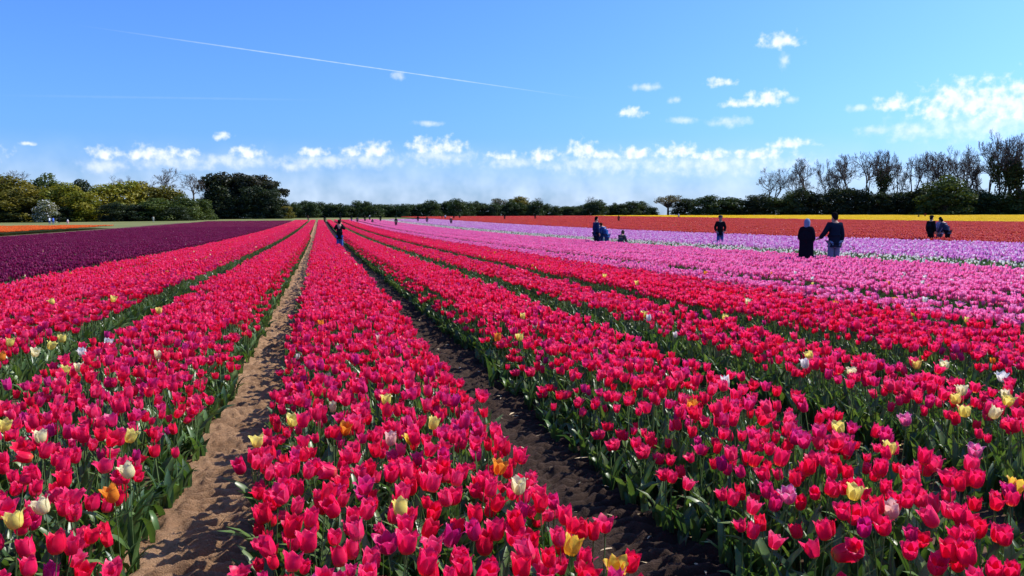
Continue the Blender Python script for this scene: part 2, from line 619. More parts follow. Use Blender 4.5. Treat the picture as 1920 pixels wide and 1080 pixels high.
# petal palettes: (main, base, tip)
RED = [((.90, .014, .115), (.80, .45, .10), (.95, .13, .30)), ((.89, .010, .070), (.70, .35, .06), (.92, .08, .14)),
       ((.78, .016, .165), (.80, .60, .45), (.88, .16, .40)), ((.93, .032, .155), (.85, .60, .30), (.96, .25, .42)), ((.68, .012, .20), (.75, .5, .5), (.82, .16, .45))]
RED_P = [.46, .25, .06, .21, .02]
YEL = [((.90, .78, .17), (.85, .72, .18), (.93, .90, .52))]
CREAM = [((.90, .83, .45), (.84, .76, .28), (.92, .90, .70))]
WHITE = [((.84, .82, .74), (.75, .75, .45), (.88, .87, .84))]
ORANGE = [((.88, .30, .03), (.85, .6, .1), (.88, .55, .08))]
FLAME = [((.90, .64, .06), (.86, .72, .12), (.82, .10, .04))]
BLUSH = [((.84, .50, .42), (.82, .74, .45), (.88, .74, .62))]
PINKW = [((.82, .12, .32), (.85, .80, .60), (.90, .80, .74))]
PINK = [((.95, .19, .46), (.90, .6, .6), (.96, .42, .66)), ((.92, .14, .41), (.88, .55, .55), (.95, .38, .62)), ((.96, .26, .53), (.9, .65, .65), (.97, .50, .72))]
LILAC = [((.76, .26, .62), (.7, .55, .7), (.87, .60, .82)), ((.82, .38, .70), (.8, .7, .8), (.89, .70, .86)), ((.62, .15, .52), (.7, .5, .7), (.78, .42, .70)), ((.87, .66, .80), (.8, .7, .8), (.9, .84, .9))]
PURPLE = [((.25, .010, .075), (.18, .03, .07), (.33, .035, .12)), ((.20, .008, .060), (.16, .03, .07), (.27, .025, .10)), ((.30, .018, .10), (.2, .04, .08), (.38, .07, .17))]
ORRED = [((.70, .056, .042), (.6, .3, .05), (.80, .18, .08)), ((.70, .052, .050), (.6, .3, .05), (.74, .13, .10)), ((.76, .10, .036), (.6, .3, .05), (.78, .2, .07)), ((.62, .06, .12), (.5, .2, .1), (.68, .15, .18))]
ORG = [((.86, .17, .02), (.8, .4, .05), (.88, .3, .04)), ((.80, .12, .02), (.8, .4, .05), (.86, .26, .04))]
YELF = [((.95, .70, .004), (.9, .66, .02), (.96, .76, .03)), ((.92, .66, .004), (.9, .66, .02), (.94, .72, .03))]
LEAFC = [(.075, .140, .040), (.095, .165, .045), (.060, .120, .048), (.12, .18, .055)]
HB, RB = 0.074, 0.0258


def pick(pal, p=None):
    return pal[rng.choice(len(pal), p=p)]


def bloom_into(acc, pal, lod, at, scale, rz, lean, open_):
    """adds one tulip flower to an Acc; lod 1 six petals, 2 cup, 3 blob"""
    main, base, tip = pal
    def place(V):
        V = rotz(V * scale, rz)
        V = rotx(V, lean[0])
        V = roty(V, lean[1])
        return V + np.array(at)
    if lod == 1:
        for k in range(6):
            inner = k % 2
            V, Fq, vv, uu = petal(2, [0, .16, .5, .82, 1.0], HB * (0.96 if inner else 1), RB * (0.86 if inner else 1), open_ * rng.uniform(.6, 1.3), int(rng.integers(1e6)))
            acc.add(place(rotz(V, k * math.pi / 3)), Fq, petal_colour(vv, uu, main, base, tip), 0)
    elif lod == 2:
        V, c = [], []
        n = 6
        for (z, r, k) in ((0, .3, 0), (.35, 1.0, 1), (.75, .98 + open_ * .4, 1)):
            for i in range(n):
                a = 2 * math.pi * i / n
                V.append((RB * r * math.cos(a), RB * r * math.sin(a), HB * z))
                c.append(base if k == 0 else main)
        for i in range(n):
            a = 2 * math.pi * (i + .5) / n
            r = .8 + open_ * .6 if i % 2 else .62
            V.append((RB * r * math.cos(a), RB * r * math.sin(a), HB * (1.0 if i % 2 else .93)))
            c.append(tip)
        Fq = [(j * n + i, j * n + (i + 1) % n, (j + 1) * n + (i + 1) % n, (j + 1) * n + i) for j in range(2) for i in range(n)]
        Ft = [(2 * n + i, 2 * n + (i + 1) % n, 3 * n + i) for i in range(n)]
        V = place(np.array(V))
        c = np.array(c) * 0.75 + np.array(main) * 0.25
        n0 = acc.n
        acc.add(V, Fq, c, 0)
        acc.F3.append(np.array(Ft) + n0)
        acc.m3 += [0] * len(Ft)
    else:
        V = np.array([(0, 0, 0), (1, 0, .5), (0, 1, .5), (-1, 0, .5), (0, -1, .5), (0, 0, 1.0)]) * np.array([RB * 1.05, RB * 1.05, HB])
        Ft = [(0, 2, 1), (0, 3, 2), (0, 4, 3), (0, 1, 4), (5, 1, 2), (5, 2, 3), (5, 3, 4), (5, 4, 1)]
        acc.add(place(V), Ft, np.array(main) * .8 + np.array(tip) * .2, 0)


def plant_into(acc, pal, lod, x, y, h, scale, leaf_k=1.0, nleaf=3, open_=None):
    lean = (rng.normal(0, .19), rng.normal(0, .19))
    bx, by = rng.normal(0, .025), rng.normal(0, .025)
    if open_ is None:
        open_ = max(-.12, rng.normal(.08, .20)) if rng.random() > .05 else rng.uniform(.5, .9)
    if rng.random() < .04:
        lean = (lean[0] * 3.5, lean[1] * 3.5)
    lc = np.array(LEAFC[rng.integers(len(LEAFC))])
    if pal is not None:
        bloom_into(acc, pal, lod, (x + bx, y + by, h), scale * (1 if lod < 3 else 1.15), rng.uniform(0, 6.28), lean, open_)
        if lod <= 2:
            V, Fq = stem_t(h + .004, bx, by, .0036, 3, 2)
            acc.add(V + np.array((x, y, 0)), Fq, (.13, .20, .07), 1)
    if lod <= 2:
        a0 = rng.uniform(0, 6.28)
        for k in range(nleaf if lod == 1 else max(2, nleaf - 1)):
            L = rng.uniform(.24, .36) * leaf_k
            V, Fq = leaf_t(L, rng.uniform(.042, .064), rng.uniform(.5, 1.9), rng.uniform(0, .05), 4 if lod == 1 else 3, 2 if lod == 1 else 1, rng.normal(0, .5))
            V = rotz(V, a0 + k * 2.2 + rng.normal(0, .35)) + np.array((x, y, 0))
            acc.add(V, Fq, lc * rng.uniform(.75, 1.3), 1)


def patch(name, pals, probs, lod, sx, sy, dens, hmean, stray=0.008, leaf_k=1.0, nleaf=3, drop=0.05, scale=1.0):
    """a piece of bed sx by sy metres, centred, with its flowers"""
    acc = Acc()
    nx, ny = max(1, round(sx * math.sqrt(dens))), max(1, round(sy * math.sqrt(dens)))
    for i in range(nx):
        for j in range(ny):
            x = ((i + .5 + rng.uniform(-.38, .38)) / nx - .5) * sx
            y = ((j + .5 + rng.uniform(-.38, .38)) / ny - .5) * sy
            pal = pick(pals, probs)
            if rng.random() < stray:
                pal = pick(YEL + CREAM + WHITE + ORANGE + YEL)
            if rng.random() < drop:
                pal = None
            plant_into(acc, pal, lod, x, y, hmean * rng.uniform(.86, 1.12), scale * rng.uniform(.84, 1.14), leaf_k, nleaf)
    if lod == 3:
        q = np.array([(-sx / 2, -sy / 2, hmean * .6), (sx / 2, -sy / 2, hmean * .6), (sx / 2, sy / 2, hmean * .6), (-sx / 2, sy / 2, hmean * .6)])
        acc.add(q, [(0, 1, 2, 3)], (.03, .055, .018), 1)
    return acc.mesh(name, (M_PETAL, M_LEAF))


def leaf_patch(name, sx, sy, dens, leaf_k, grass=0, sprawl=0, blooms=0):
    acc = Acc()
    for _ in range(blooms):
        plant_into(acc, pick(RED, RED_P), 1, rng.uniform(-sx / 2, sx / 2), rng.uniform(-sy / 2, sy / 2), rng.uniform(.24, .36), rng.uniform(.85, 1.1), .8, 2)
    for _ in range(sprawl):
        V, Fq = leaf_t(rng.uniform(.16, .28), rng.uniform(.035, .05), rng.uniform(1.6, 2.5), rng.uniform(-.02, .02), 4, 2, rng.normal(0, .4))
        V = rotz(V, rng.uniform(0, 6.28)) + np.array((rng.uniform(-sx / 2, sx / 2), rng.uniform(-sy / 2, sy / 2), 0))
        acc.add(V, Fq, np.array(LEAFC[rng.integers(4)]) * rng.uniform(.9, 1.5), 1)
    for _ in range(int(sx * sy * dens)):
        plant_into(acc, None, 1, rng.uniform(-sx / 2, sx / 2), rng.uniform(-sy / 2, sy / 2), .3, 1, leaf_k, 3)
    for _ in range(grass):
        x, y = rng.uniform(-sx / 2, sx / 2), rng.uniform(-sy / 2, sy / 2)
        V, Fq = leaf_t(rng.uniform(.08, .2), .008, rng.uniform(.3, 1.8), 0, 2, 1)
        acc.add(rotz(V, rng.uniform(0, 6.28)) + np.array((x, y, 0)), Fq, np.array((.10, .17, .04)) * rng.uniform(.7, 1.3), 1)
    return acc.mesh(name, (M_PETAL, M_LEAF))


def source(me):
    return bpy.data.objects.new(me.name, me)     # never linked to the scene: only feeds a scatter


def scatter(name, lods, pts, lod, var, rz, scl, label, cat=None):
    """one object of kind stuff that sets meshes on points; lods = list of lists of source objects"""
    me = bpy.data.meshes.new(name)
    n = len(pts)
    me.vertices.add(n)
    me.vertices.foreach_set('co', np.asarray(pts, np.float32).ravel())
    for an, tp, dat in (('lod', 'INT', lod), ('var', 'INT', var)):
        a = me.attributes.new(an, tp, 'POINT')
        a.data.foreach_set('value', np.asarray(dat, np.int32))
    a = me.attributes.new('rot', 'FLOAT_VECTOR', 'POINT')
    rv = np.zeros((n, 3), np.float32)
    rv[:, 2] = rz
    a.data.foreach_set('vector', rv.ravel())
    a = me.attributes.new('scl', 'FLOAT_VECTOR', 'POINT')
    a.data.foreach_set('vector', np.asarray(scl, np.float32).ravel())
    o = link(name, me)
    ng = bpy.data.node_groups.new(name + '_scatter', 'GeometryNodeTree')
    ng.interface.new_socket('Geometry', in_out='INPUT', socket_type='NodeSocketGeometry')
    ng.interface.new_socket('Geometry', in_out='OUTPUT', socket_type='NodeSocketGeometry')
    gi, go = ng.nodes.new('NodeGroupInput'), ng.nodes.new('NodeGroupOutput')
    G = ng.links.new

    def attr(nm, tp):
        a = ng.nodes.new('GeometryNodeInputNamedAttribute')
        a.data_type = tp
        a.inputs['Name'].default_value = nm
        return a.outputs['Attribute']
    allj = ng.nodes.new('GeometryNodeJoinGeometry')
    for k, srcs in enumerate(lods):
        j = ng.nodes.new('GeometryNodeGeometryToInstance')
        for s in srcs:
            oi = ng.nodes.new('GeometryNodeObjectInfo')
            oi.inputs['Object'].default_value = s
            oi.transform_space = 'ORIGINAL'
            G(oi.outputs['Geometry'], j.inputs[0])
        cmp_ = ng.nodes.new('FunctionNodeCompare')
        cmp_.data_type, cmp_.operation = 'INT', 'EQUAL'
        ins = [i for i in cmp_.inputs if i.type == 'INT']
        G(attr('lod', 'INT'), ins[0])
        ins[1].default_value = k
        ip = ng.nodes.new('GeometryNodeInstanceOnPoints')
        G(gi.outputs[0], ip.inputs['Points'])
        G(cmp_.outputs[0], ip.inputs['Selection'])
        G(j.outputs[0], ip.inputs['Instance'])
        ip.inputs['Pick Instance'].default_value = True
        G(attr('var', 'INT'), ip.inputs['Instance Index'])
        e2r = ng.nodes.new('FunctionNodeEulerToRotation')
        G(attr('rot', 'FLOAT_VECTOR'), e2r.inputs[0])
        G(e2r.outputs[0], ip.inputs['Rotation'])
        G(attr('scl', 'FLOAT_VECTOR'), ip.inputs['Scale'])
        G(ip.outputs[0], allj.inputs[0])
    G(allj.outputs[0], go.inputs[0])
    md = o.modifiers.new('scatter', 'NODES')
    md.node_group = ng
    tag(o, label, cat, kind='stuff')
    return o


def in_view(x, y, z=0.3, mx=520, my=500):
    px, py, d = project_np(np.asarray(x, float), np.asarray(y, float), zt(x, y) + z)
    near = np.hypot(x, y) < 9
    return ((d > 0.3) & (px > -mx) & (px < 1920 + mx) & (py < 1080 + my)) | (near & (d > -1.0))


# ------------------------------------------------------------------ the beds (x range, first y, last y)
H_T = 0.43
NEAR_Y = 9.0
RED_BEDS = [('middle', -0.28, 0.95, 1.85), ('left', -2.05, -0.92, 0.4), ('left2', -3.54, -2.66, 1.0), ('left3', -4.66, -3.62, 2.0), ('left4', -5.72, -4.78, 2.0),
            ('right', 1.78, 2.82, 0.4), ('right2', 3.48, 4.28, 0.8), ('right3', 4.97, 5.88, 1.5), ('right4', 5.93, 6.80, 1.5)]
RED_END = 200.0

# single plants for the near part of every red bed, in sown rows
plants = []           # bed, row, x, y
SP = 0.094
for (bn, x0, x1, y0) in RED_BEDS:
    ncol = round((x1 - x0) / 0.093)
    for r_ in range(int((NEAR_Y - y0) / SP)):
        for c_ in range(ncol):
            if rng.random() < 0.07:
                continue
            x = x0 + (c_ + .5 + rng.uniform(-.36, .36)) / ncol * (x1 - x0)
            y = y0 + (r_ + .5 + rng.uniform(-.36, .36)) * SP
            plants.append((bn, r_, x, y))
PB = np.array([p[0] for p in plants])
PRW = np.array([p[1] for p in plants])
PX = np.array([p[2] for p in plants])
PY = np.array([p[3] for p in plants])
PH = H_T * rng.uniform(.80, 1.14, len(plants))
for _bn, _x0, _x1, _y0 in RED_BEDS:          # plants at the rims stay lower
    _k = (PB == _bn) & (((PX - _x0 < .10) & (_bn in ('middle', 'right'))) | ((_x1 - PX < .10) & (_bn in ('middle', 'left'))))
    PH[_k] *= rng.uniform(.66, .95, _k.sum())

# flowers of another colour, at the places where the photograph has them: (px, py, palette, what, openness)
STRAYS = [
    (485, 831, YEL, 'bright yellow tulip with splayed petals leaning over the sandy path', .75), (1067, 1037, FLAME, 'orange and yellow flamed tulip near the bottom edge, beside the dark path', .15),
    (1147, 1056, FLAME, 'yellow tulip with red streaks at the front corner of the middle bed', .55), (767, 968, YEL, 'narrow yellow tulip among the red ones at the front of the middle bed', .2),
    (1600, 935, YEL, 'pale yellow wide open tulip in the red bed right of the dark path', .45), (1683, 955, BLUSH, 'blush cream tulip just right of the pale yellow open tulip', .3),
    (1690, 797, PINKW, 'pink tulip with white petal edges at the far side of the right bed', .35), (1590, 815, YEL, 'yellow tulip with orange glow, left of the white-edged pink one', .3),
    (1630, 835, YEL, 'yellow tulip half hidden behind a pink one in the right bed', .35), (1801, 836, PINKW, 'pink and cream tulip with flared tips at the far side of the right bed', .35),
    (1862, 913, FLAME, 'orange-red tulip with yellow tips close to the right picture edge', .3), (1458, 937, PINKW, 'red tulip with cream tips near the left side of the right bed', .3),
    (246, 889, CREAM, 'pale yellow tulip rising above a magenta one beside the sandy path', .2), (220, 930, ORANGE, 'orange tulip beside the sandy path in the bed left of it', .25),
    (105, 956, CREAM, 'cream yellow open tulip in the front of the left bed', .5), (15, 985, YEL, 'yellow tulip at the left picture edge, low in the photo', .4),
    (228, 828, YEL, 'small yellow tulip between red ones in the left bed', .2), (555, 795, YEL, 'yellow tulip by the sandy path edge of the middle bed', .3),
    (625, 808, ORANGE, 'orange tulip right of the yellow one by the path in the middle bed', .2), (736, 826, FLAME, 'orange-yellow tulip in the centre of the middle bed', .4),
    (717, 831, BLUSH, 'pale orange tulip touching the orange-yellow one in the middle bed', .2), (800, 803, YEL, 'yellow tulip right of the orange-yellow pair in the middle bed', .2),
    (722, 758, YEL, 'slim yellow tulip above the orange-yellow pair in the middle bed', .2), (985, 925, CREAM, 'pale yellow tulip near the dark path side of the middle bed', .3),
    (897, 881, ORANGE, 'orange-red tulip in the right half of the middle bed', .4), (85, 830, CREAM, 'cream tulip low among red ones at the left of the left bed', .2),
    (5, 800, YEL, 'yellow tulip cut by the left picture edge', .3), (1818, 781, YEL, 'golden yellow tulip in front of the yellow cluster at the right', .3),
    (1785, 751, YEL, 'lemon yellow tulip at the left of the yellow cluster at the right', .3), (1820, 743, CREAM, 'pale cream tulip at the top of the yellow cluster at the right', .4),
    (1897, 761, YEL, 'lemon yellow tulip close to the right picture edge', .4), (1858, 782, CREAM, 'small pale yellow tulip right of the golden yellow one', .1),
    (1733, 693, YEL, 'flat-topped yellow tulip in the second red bed at the right', .4), (1753, 692, CREAM, 'cream tulip touching the flat-topped yellow one', .3),
    (1880, 711, WHITE, 'white and cream tulip near the right picture edge, second red bed', .5), (1608, 699, CREAM, 'pale yellow tulip alone in the second red bed at the right', .3),
    (1510, 690, WHITE, 'whitish tulip at the near edge of the second red bed', .2), (1535, 676, YEL, 'small yellow tulip above the whitish one, second red bed', .2),
    (130, 641, YEL, 'yellow tulip standing in the green strip between the left beds', .4), (93, 656, YEL, 'yellow tulip in the green strip, left of the other yellow one', .35),
    (42, 666, CREAM, 'pale yellow tulip at the edge of the green strip at the left', .45), (103, 704, YEL, 'lemon yellow tulip at the left rim of the left bed', .2),
    (14, 650, YEL, 'yellow tulip among pink-red ones at the left picture edge', .3), (170, 693, CREAM, 'creamy tulip near the left rim of the left bed', .2),
    (149, 669, WHITE, 'white tulip near the left rim of the left bed', .3), (205, 649, WHITE, 'white tulip behind the others at the left rim of the left bed', .3),
    (7, 678, ORANGE, 'orange tulip at the left picture edge beside the green strip', .3), (98, 571, YEL, 'orange-yellow tulip in the second bed left of the sandy path', .3),
    (214, 566, YEL, 'yellow tulip in the far part of the second left bed', .3), (298, 587, YEL, 'yellow tulip at the green strip in the left half, farthest one', .4),
    (303, 673, CREAM, 'pale yellow tulip in the middle of the left bed', .3), (990, 639, YEL, 'yellow tulip at the far left of the right bed', .4),
    (920, 640, ORANGE, 'orange tulip at the rim of the right bed by the dark path', .2), (708, 641, BLUSH, 'pale orange tulip in the far part of the middle bed', .2),
    (1346, 600, YEL, 'yellow tulip at the dark gap behind the right bed', .4), (1198, 594, YEL, 'yellow tulip at the dark gap behind the right bed, left of the other yellow one', .4),
    (1132, 521, YEL, 'tall yellow tulip at the gap before the far red bed', .3), (1188, 535, YEL, 'yellow tulip right of the tall yellow one at the gap', .3), (1398, 571, CREAM, 'cream tulip in the far red bed at the right', .3)]

pz = zt(PX, PY) + PH
ppx, ppy, pdist = project_np(PX, PY, pz + .04)
taken = np.zeros(len(plants), bool)
stray_sites = []
for (sx, sy, pal, lab, op) in STRAYS:
    x, y = unproject(sx, sy, H_T + .05)
    d2 = np.hypot(PX - x, PY - y)
    if len(d2) and d2.min() < .09:
        taken[d2 < .075] = True
    stray_sites.append((x, y, pal, lab, op))
# clear a little air in front of each stray so that it is seen
N_IND = 296
ok = (~taken) & (ppx > -8) & (ppx < 1928) & (ppy < 1085) & (ppy > 380) & (pdist > .3)
order = np.argsort(np.where(ok, pdist, 1e9))
ind = order[:N_IND]
is_ind = np.zeros(len(plants), bool)
is_ind[ind] = True

PET_V = [0, .10, .28, .52, .78, .93, 1.0]
_pet = {}


def petal_mesh(pal, key, inner, shape):
    k = (key, inner, shape)
    if k not in _pet:
        op = (0.0, .10, .22, .42, .80)[shape]
        V, Fq, vv, uu = petal(4, PET_V, HB * (.96 if inner else 1.0), RB * (.86 if inner else 1.0), op, hash((inner, shape)) % 997)
        _pet[k] = make_mesh('petal', V, [Fq], (M_PETAL,), None, petal_colour(vv, uu, *pal, edge_k=.8 if key.startswith('flame') or key.startswith('pinkw') else .42))
    return _pet[k]


STEMS = []
for k in range(5):
    b = (rng.normal(0, .03), rng.normal(0, .03))
    V, Fq = stem_t(1.0, b[0] * 2.2, b[1] * 2.2, .0042, 6, 5)
    STEMS.append((make_mesh('stem', V, [Fq], (M_LEAF,), None, np.tile((.14, .215, .075), (len(V), 1))), b))
LEAVES = []
for k in range(10):
    V, Fq = leaf_t(rng.uniform(.24, .36), rng.uniform(.045, .066), rng.uniform(.4, 1.8), rng.uniform(0, .04), 6, 2, rng.normal(0, .5))
    LEAVES.append(make_mesh('leaf', V, [Fq], (M_LEAF,), None, np.tile(np.array(LEAFC[k % 4]) * rng.uniform(.8, 1.25), (len(V), 1))))


def tulip(x, y, h, pal, key, label, group, lean=None, open_=None, scale=None, nleaf=3, cat='tulip'):
    lean = lean or (rng.normal(0, .06), rng.normal(0, .06))
    root = link('tulip', None, None, (x, y, float(zt(x, y))), (lean[0], lean[1], 0))
    root.empty_display_size = .05
    tag(root, label, cat, group)
    sm, b = STEMS[rng.integers(5)]
    rz = rng.uniform(0, 6.28)
    s = link('stem', sm, root, (0, 0, 0), (0, 0, rz), (h, h, h + .003))
    tip = rotz(np.array([[b[0] * 2.2 * h, b[1] * 2.2 * h, h]]), rz)[0]
    open_ = (max(0, rng.normal(.10, .22)) if rng.random() > .06 else rng.uniform(.5, .9)) if open_ is None else open_
    sc = scale or (rng.uniform(.82, 1.2) if rng.random() > .06 else rng.uniform(.6, .75))
    rb = rng.uniform(0, 6.28)
    tl = (rng.normal(0, .20), rng.normal(0, .20)) if rng.random() > .05 else (rng.normal(0, .6), rng.normal(0, .6))
    base = Matrix.Translation(Vector(tip)) @ Matrix.Rotation(tl[0], 4, 'X') @ Matrix.Rotation(tl[1], 4, 'Y')
    for k in range(6):
        o_ = open_ * rng.uniform(.55, 1.5)
        shp = int(np.argmin(np.abs(np.array([0, .10, .22, .42, .80]) - o_)))
        p = link('petal', petal_mesh(pal, key, k % 2, shp), root)
        p.matrix_basis = base @ Matrix.Rotation(rb + k * math.pi / 3, 4, 'Z') @ Matrix.Diagonal((sc, sc * rng.uniform(.94, 1.06), sc * rng.uniform(.94, 1.05), 1))
    a0 = rng.uniform(0, 6.28)
    for k in range(nleaf):
        q = rng.uniform(.85, 1.15)
        link('leaf', LEAVES[rng.integers(10)], root, (0, 0, 0), (0, 0, a0 + k * 2.2 + rng.normal(0, .3)), (q, q, q))
    return root


ORD = ['first', 'second', 'third', 'fourth', 'fifth', 'sixth', 'seventh', 'eighth', 'ninth', 'tenth', 'eleventh', 'twelfth', 'thirteenth', 'fourteenth', 'fifteenth', 'sixteenth',
       'seventeenth', 'eighteenth', 'nineteenth', 'twentieth', 'twenty-first', 'twenty-second', 'twenty-third', 'twenty-fourth', 'twenty-fifth', 'twenty-sixth', 'twenty-seventh', 'twenty-eighth', 'twenty-ninth', 'thirtieth', 'thirty-first', 'thirty-second', 'thirty-third', 'thirty-fourth', 'thirty-fifth', 'thirty-sixth', 'thirty-seventh', 'thirty-eighth', 'thirty-ninth', 'fortieth',
       'forty-first', 'forty-second', 'forty-third', 'forty-fourth', 'forty-fifth', 'forty-sixth', 'forty-seventh', 'forty-eighth']
BED_WORDS = {'middle': 'middle bed', 'left': 'bed left of the sandy path', 'right': 'bed right of the dark path', 'left2': 'second bed left of the sandy path', 'right2': 'second bed right of the dark path'}
RED_NAMES = ['crimson', 'scarlet', 'magenta-red', 'rose-red', 'magenta']
for bn in sorted(set(PB[ind])):
    sel = [i for i in ind if PB[i] == bn]
    rows = sorted({int(PRW[i]) for i in sel})
    for rk, r_ in enumerate(rows):
        for ck, i in enumerate(sorted([i for i in sel if PRW[i] == r_], key=lambda i: PX[i])):
            ci = rng.choice(5, p=RED_P)
            lab = f"{RED_NAMES[ci]} tulip, {BED_WORDS.get(bn, bn)}, {ORD[rk]} row from front, {ORD[ck]} from left"
            edge = bn == 'middle' and (PX[i] < -.18 or PX[i] > .93)
            tulip(PX[i], PY[i], PH[i], RED[ci], 'red%d' % ci, lab, 'red tulips at the front of the beds', nleaf=4 if edge else 3)
KEY = {id(YEL): 'yel', id(CREAM): 'cream', id(WHITE): 'white', id(ORANGE): 'orange', id(FLAME): 'flame', id(BLUSH): 'blush', id(PINKW): 'pinkw'}
for (x, y, pal, lab, op) in stray_sites:
    dist = math.hypot(x, y)
    tulip(x, y, H_T + .02 + min(.03, dist * .004), pal[0], KEY[id(pal)], lab, 'pale and yellow strays among the red tulips', open_=op, scale=1.02 + min(.25, max(0, dist - 4) * .03))
# the one flower that hangs out over the sandy path on a bent stem
x, y = unproject(468, 878, .40)
tulip(x + .10, y + .02, .40, ((.74, .010, .10), (.88, .82, .30), (.85, .15, .45)), 'lone', 'lone magenta tulip with pale base leaning out over the sandy path', 'red tulips at the front of the beds', lean=(0, -.30), open_=.05, scale=1.1, nleaf=2)

# ------------------------------------------------------------------ the rest of the tulips, by colour
def bed_cells(x0, x1, y0, y1, cx, cy):
    n = max(1, round((x1 - x0) / cx))
    wx = (x1 - x0) / n
    m = max(1, int((y1 - y0) / cy))
    X, Y = np.meshgrid(x0 + (np.arange(n) + .5) * wx, y0 + (np.arange(m) + .5) * cy)
    X, Y = X.ravel(), Y.ravel()
    k = in_view(X, Y)
    return X[k], Y[k], wx / cx


def fill(name, beds, pals, probs, label, stray, hmean, dens=118, leaf_k=1.0, drop=.05, extra=None, scale=1.0, lod_d=(17, 110), nvar=8):
    """stuff object for a colour: three levels of detail by distance"""
    L1 = [source(patch(name, pals, probs, 1, .6, .6, dens, hmean, stray, leaf_k, 3, drop, scale)) for _ in range(nvar)]
    L2 = [source(patch(name, pals, probs, 2, .6, .6, dens, hmean, stray, leaf_k, 3, drop, scale)) for _ in range(nvar)]
    L3 = [source(patch(name, pals, probs, 3, 1.2, 1.2, dens * .9, hmean, stray, leaf_k, 3, drop, scale)) for _ in range(nvar)]
    lods = [L1, L2, L3]
    pts, lod, var, rz, scl = [], [], [], [], []
    for (x0, x1, y0, y1) in beds:
        ymid = min(y1, max(y0, lod_d[1]))
        for (ya, yb, c, far) in ((y0, ymid, .6, False), (ymid, y1, 1.2, True)):
            if yb - ya < c:
                continue
            X, Y, sx = bed_cells(x0, x1, ya, yb, c, c)
            if not len(X):
                continue
            d = np.hypot(X, Y)
            l = np.full(len(X), 2) if far else np.where(d < lod_d[0], 0, 1)
            flip = rng.integers(0, 2, len(X))
            pts.append(np.stack([X + rng.normal(0, .012, len(X)), Y, zt(X, Y) - .005], 1))
            lod.append(l)
            var.append(rng.integers(0, nvar, len(X)))
            rz.append(flip * math.pi)
            hz = rng.uniform(.94, 1.06, len(X))
            scl.append(np.stack([np.full(len(X), sx), np.ones(len(X)), hz], 1))
    if extra:
        lods += extra[0]
        for (p, l, v, r, s) in extra[1]:
            pts.append(p); lod.append(l + 3); var.append(v); rz.append(r); scl.append(s)
    return scatter(name, lods, np.concatenate(pts), np.concatenate(lod), np.concatenate(var), np.concatenate(rz), np.concatenate(scl), label)


# near single red plants that are not individuals + leaves along the rims and in the gaps
singles = []
for k in range(34):
    acc = Acc()
    pal = pick(RED, RED_P)
    plant_into(acc, pal, 1, 0, 0, H_T, rng.uniform(.86, 1.14), 1.0, 3)
    singles.append(source(acc.mesh('red_tulips', (M_PETAL, M_LEAF))))
odd = []
for k, pl in enumerate((YEL, CREAM, WHITE, ORANGE)):
    acc = Acc()
    plant_into(acc, pl[0], 1, 0, 0, H_T, 1.0, 1.0, 3)
    odd.append(source(acc.mesh('red_tulips', (M_PETAL, M_LEAF))))
rest = np.where((~is_ind) & (~taken) & in_view(PX, PY))[0]
nr = len(rest)
hv = PH[rest] / H_T
ex_pts = [(np.stack([PX[rest], PY[rest], zt(PX[rest], PY[rest])], 1), np.where(rng.random(nr) < .005, 3, 0),
           rng.integers(0, 24, nr), rng.uniform(0, 6.28, nr), np.stack([hv, hv, hv], 1))]
rims = [source(leaf_patch('red_tulips', .20, .4, 55, .72, 0, 9, 4)) for _ in range(6)]
gaps = [source(leaf_patch('red_tulips', .40, .6, 46, .52, 40)) for _ in range(6)]


def line_of(xc, y0, y1, k, step=.6, sx=1.0, sz=1.0):
    Y = np.arange(y0, y1, step)
    X = np.full(len(Y), xc) + rng.normal(0, .03, len(Y))
    Y = Y + rng.uniform(-.12, .12, len(Y))
    v = in_view(X, Y)
    X, Y = X[v], Y[v]
    n = len(X)
    return (np.stack([X, Y, zt(X, Y)], 1), np.full(n, k), rng.integers(0, 6, n), rng.integers(0, 2, n) * math.pi, np.stack([np.full(n, sx), np.ones(n), np.full(n, sz) * rng.uniform(.75, 1.15, n)], 1))


for (xr, y0) in ((-.90, .4), (1.74, .4), (-.24, 1.9), (.91, 1.9)):
    ex_pts.append(line_of(xr, y0, 70, 1, .32))
for (xr, y0, sx) in ((-2.36, .4, 1.15), (3.15, .4, 1.4), (4.63, .8, 1.45), (-5.94, 2, .8), (5.885, 2, .3), (-3.57, 2, .3), (-4.72, 2, .3), (8.26, 2, 1.6), (9.91, 2, 1.0), (11.52, 4, .6), (6.95, 2, .5)):
    ex_pts.append(line_of(xr, y0, 190, 2, .6, sx))
fill('red_tulips', [(x0, x1, y0 + int((NEAR_Y - y0) / SP) * SP, RED_END) for (bn, x0, x1, y0) in RED_BEDS], RED, RED_P,
     'dense beds of crimson red tulips running to the far tree line', .008, H_T, extra=([singles, rims, gaps, odd], ex_pts))
fill('pink_tulips', [(7.10, 7.86, 2, 205), (8.66, 9.66, 2, 205), (10.16, 11.34, 4, 205), (11.70, 12.9, 4, 205), (13.20, 14.4, 4, 205)], PINK, [.45, .3, .25],
     'wide band of bright pink tulips right of the red beds', .003, H_T, 98, scale=1.08)
fill('white_tulips', [(14.9, 16.1, 6, 205), (16.3, 17.5, 6, 205)], WHITE + [PINK[2]] + WHITE, [.45, .15, .4], 'sparse strip of white tulips showing green leaves behind the pink band', 0, H_T * .92, 40, 1.55, .6, scale=1.0)
fill('lilac_tulips', [(17.7 + 1.5 * k, 18.95 + 1.5 * k, 8, 205) for k in range(8)], LILAC, [.32, .26, .20, .22], 'band of lilac tulips behind the white strip', .004, H_T, 84, scale=1.1)
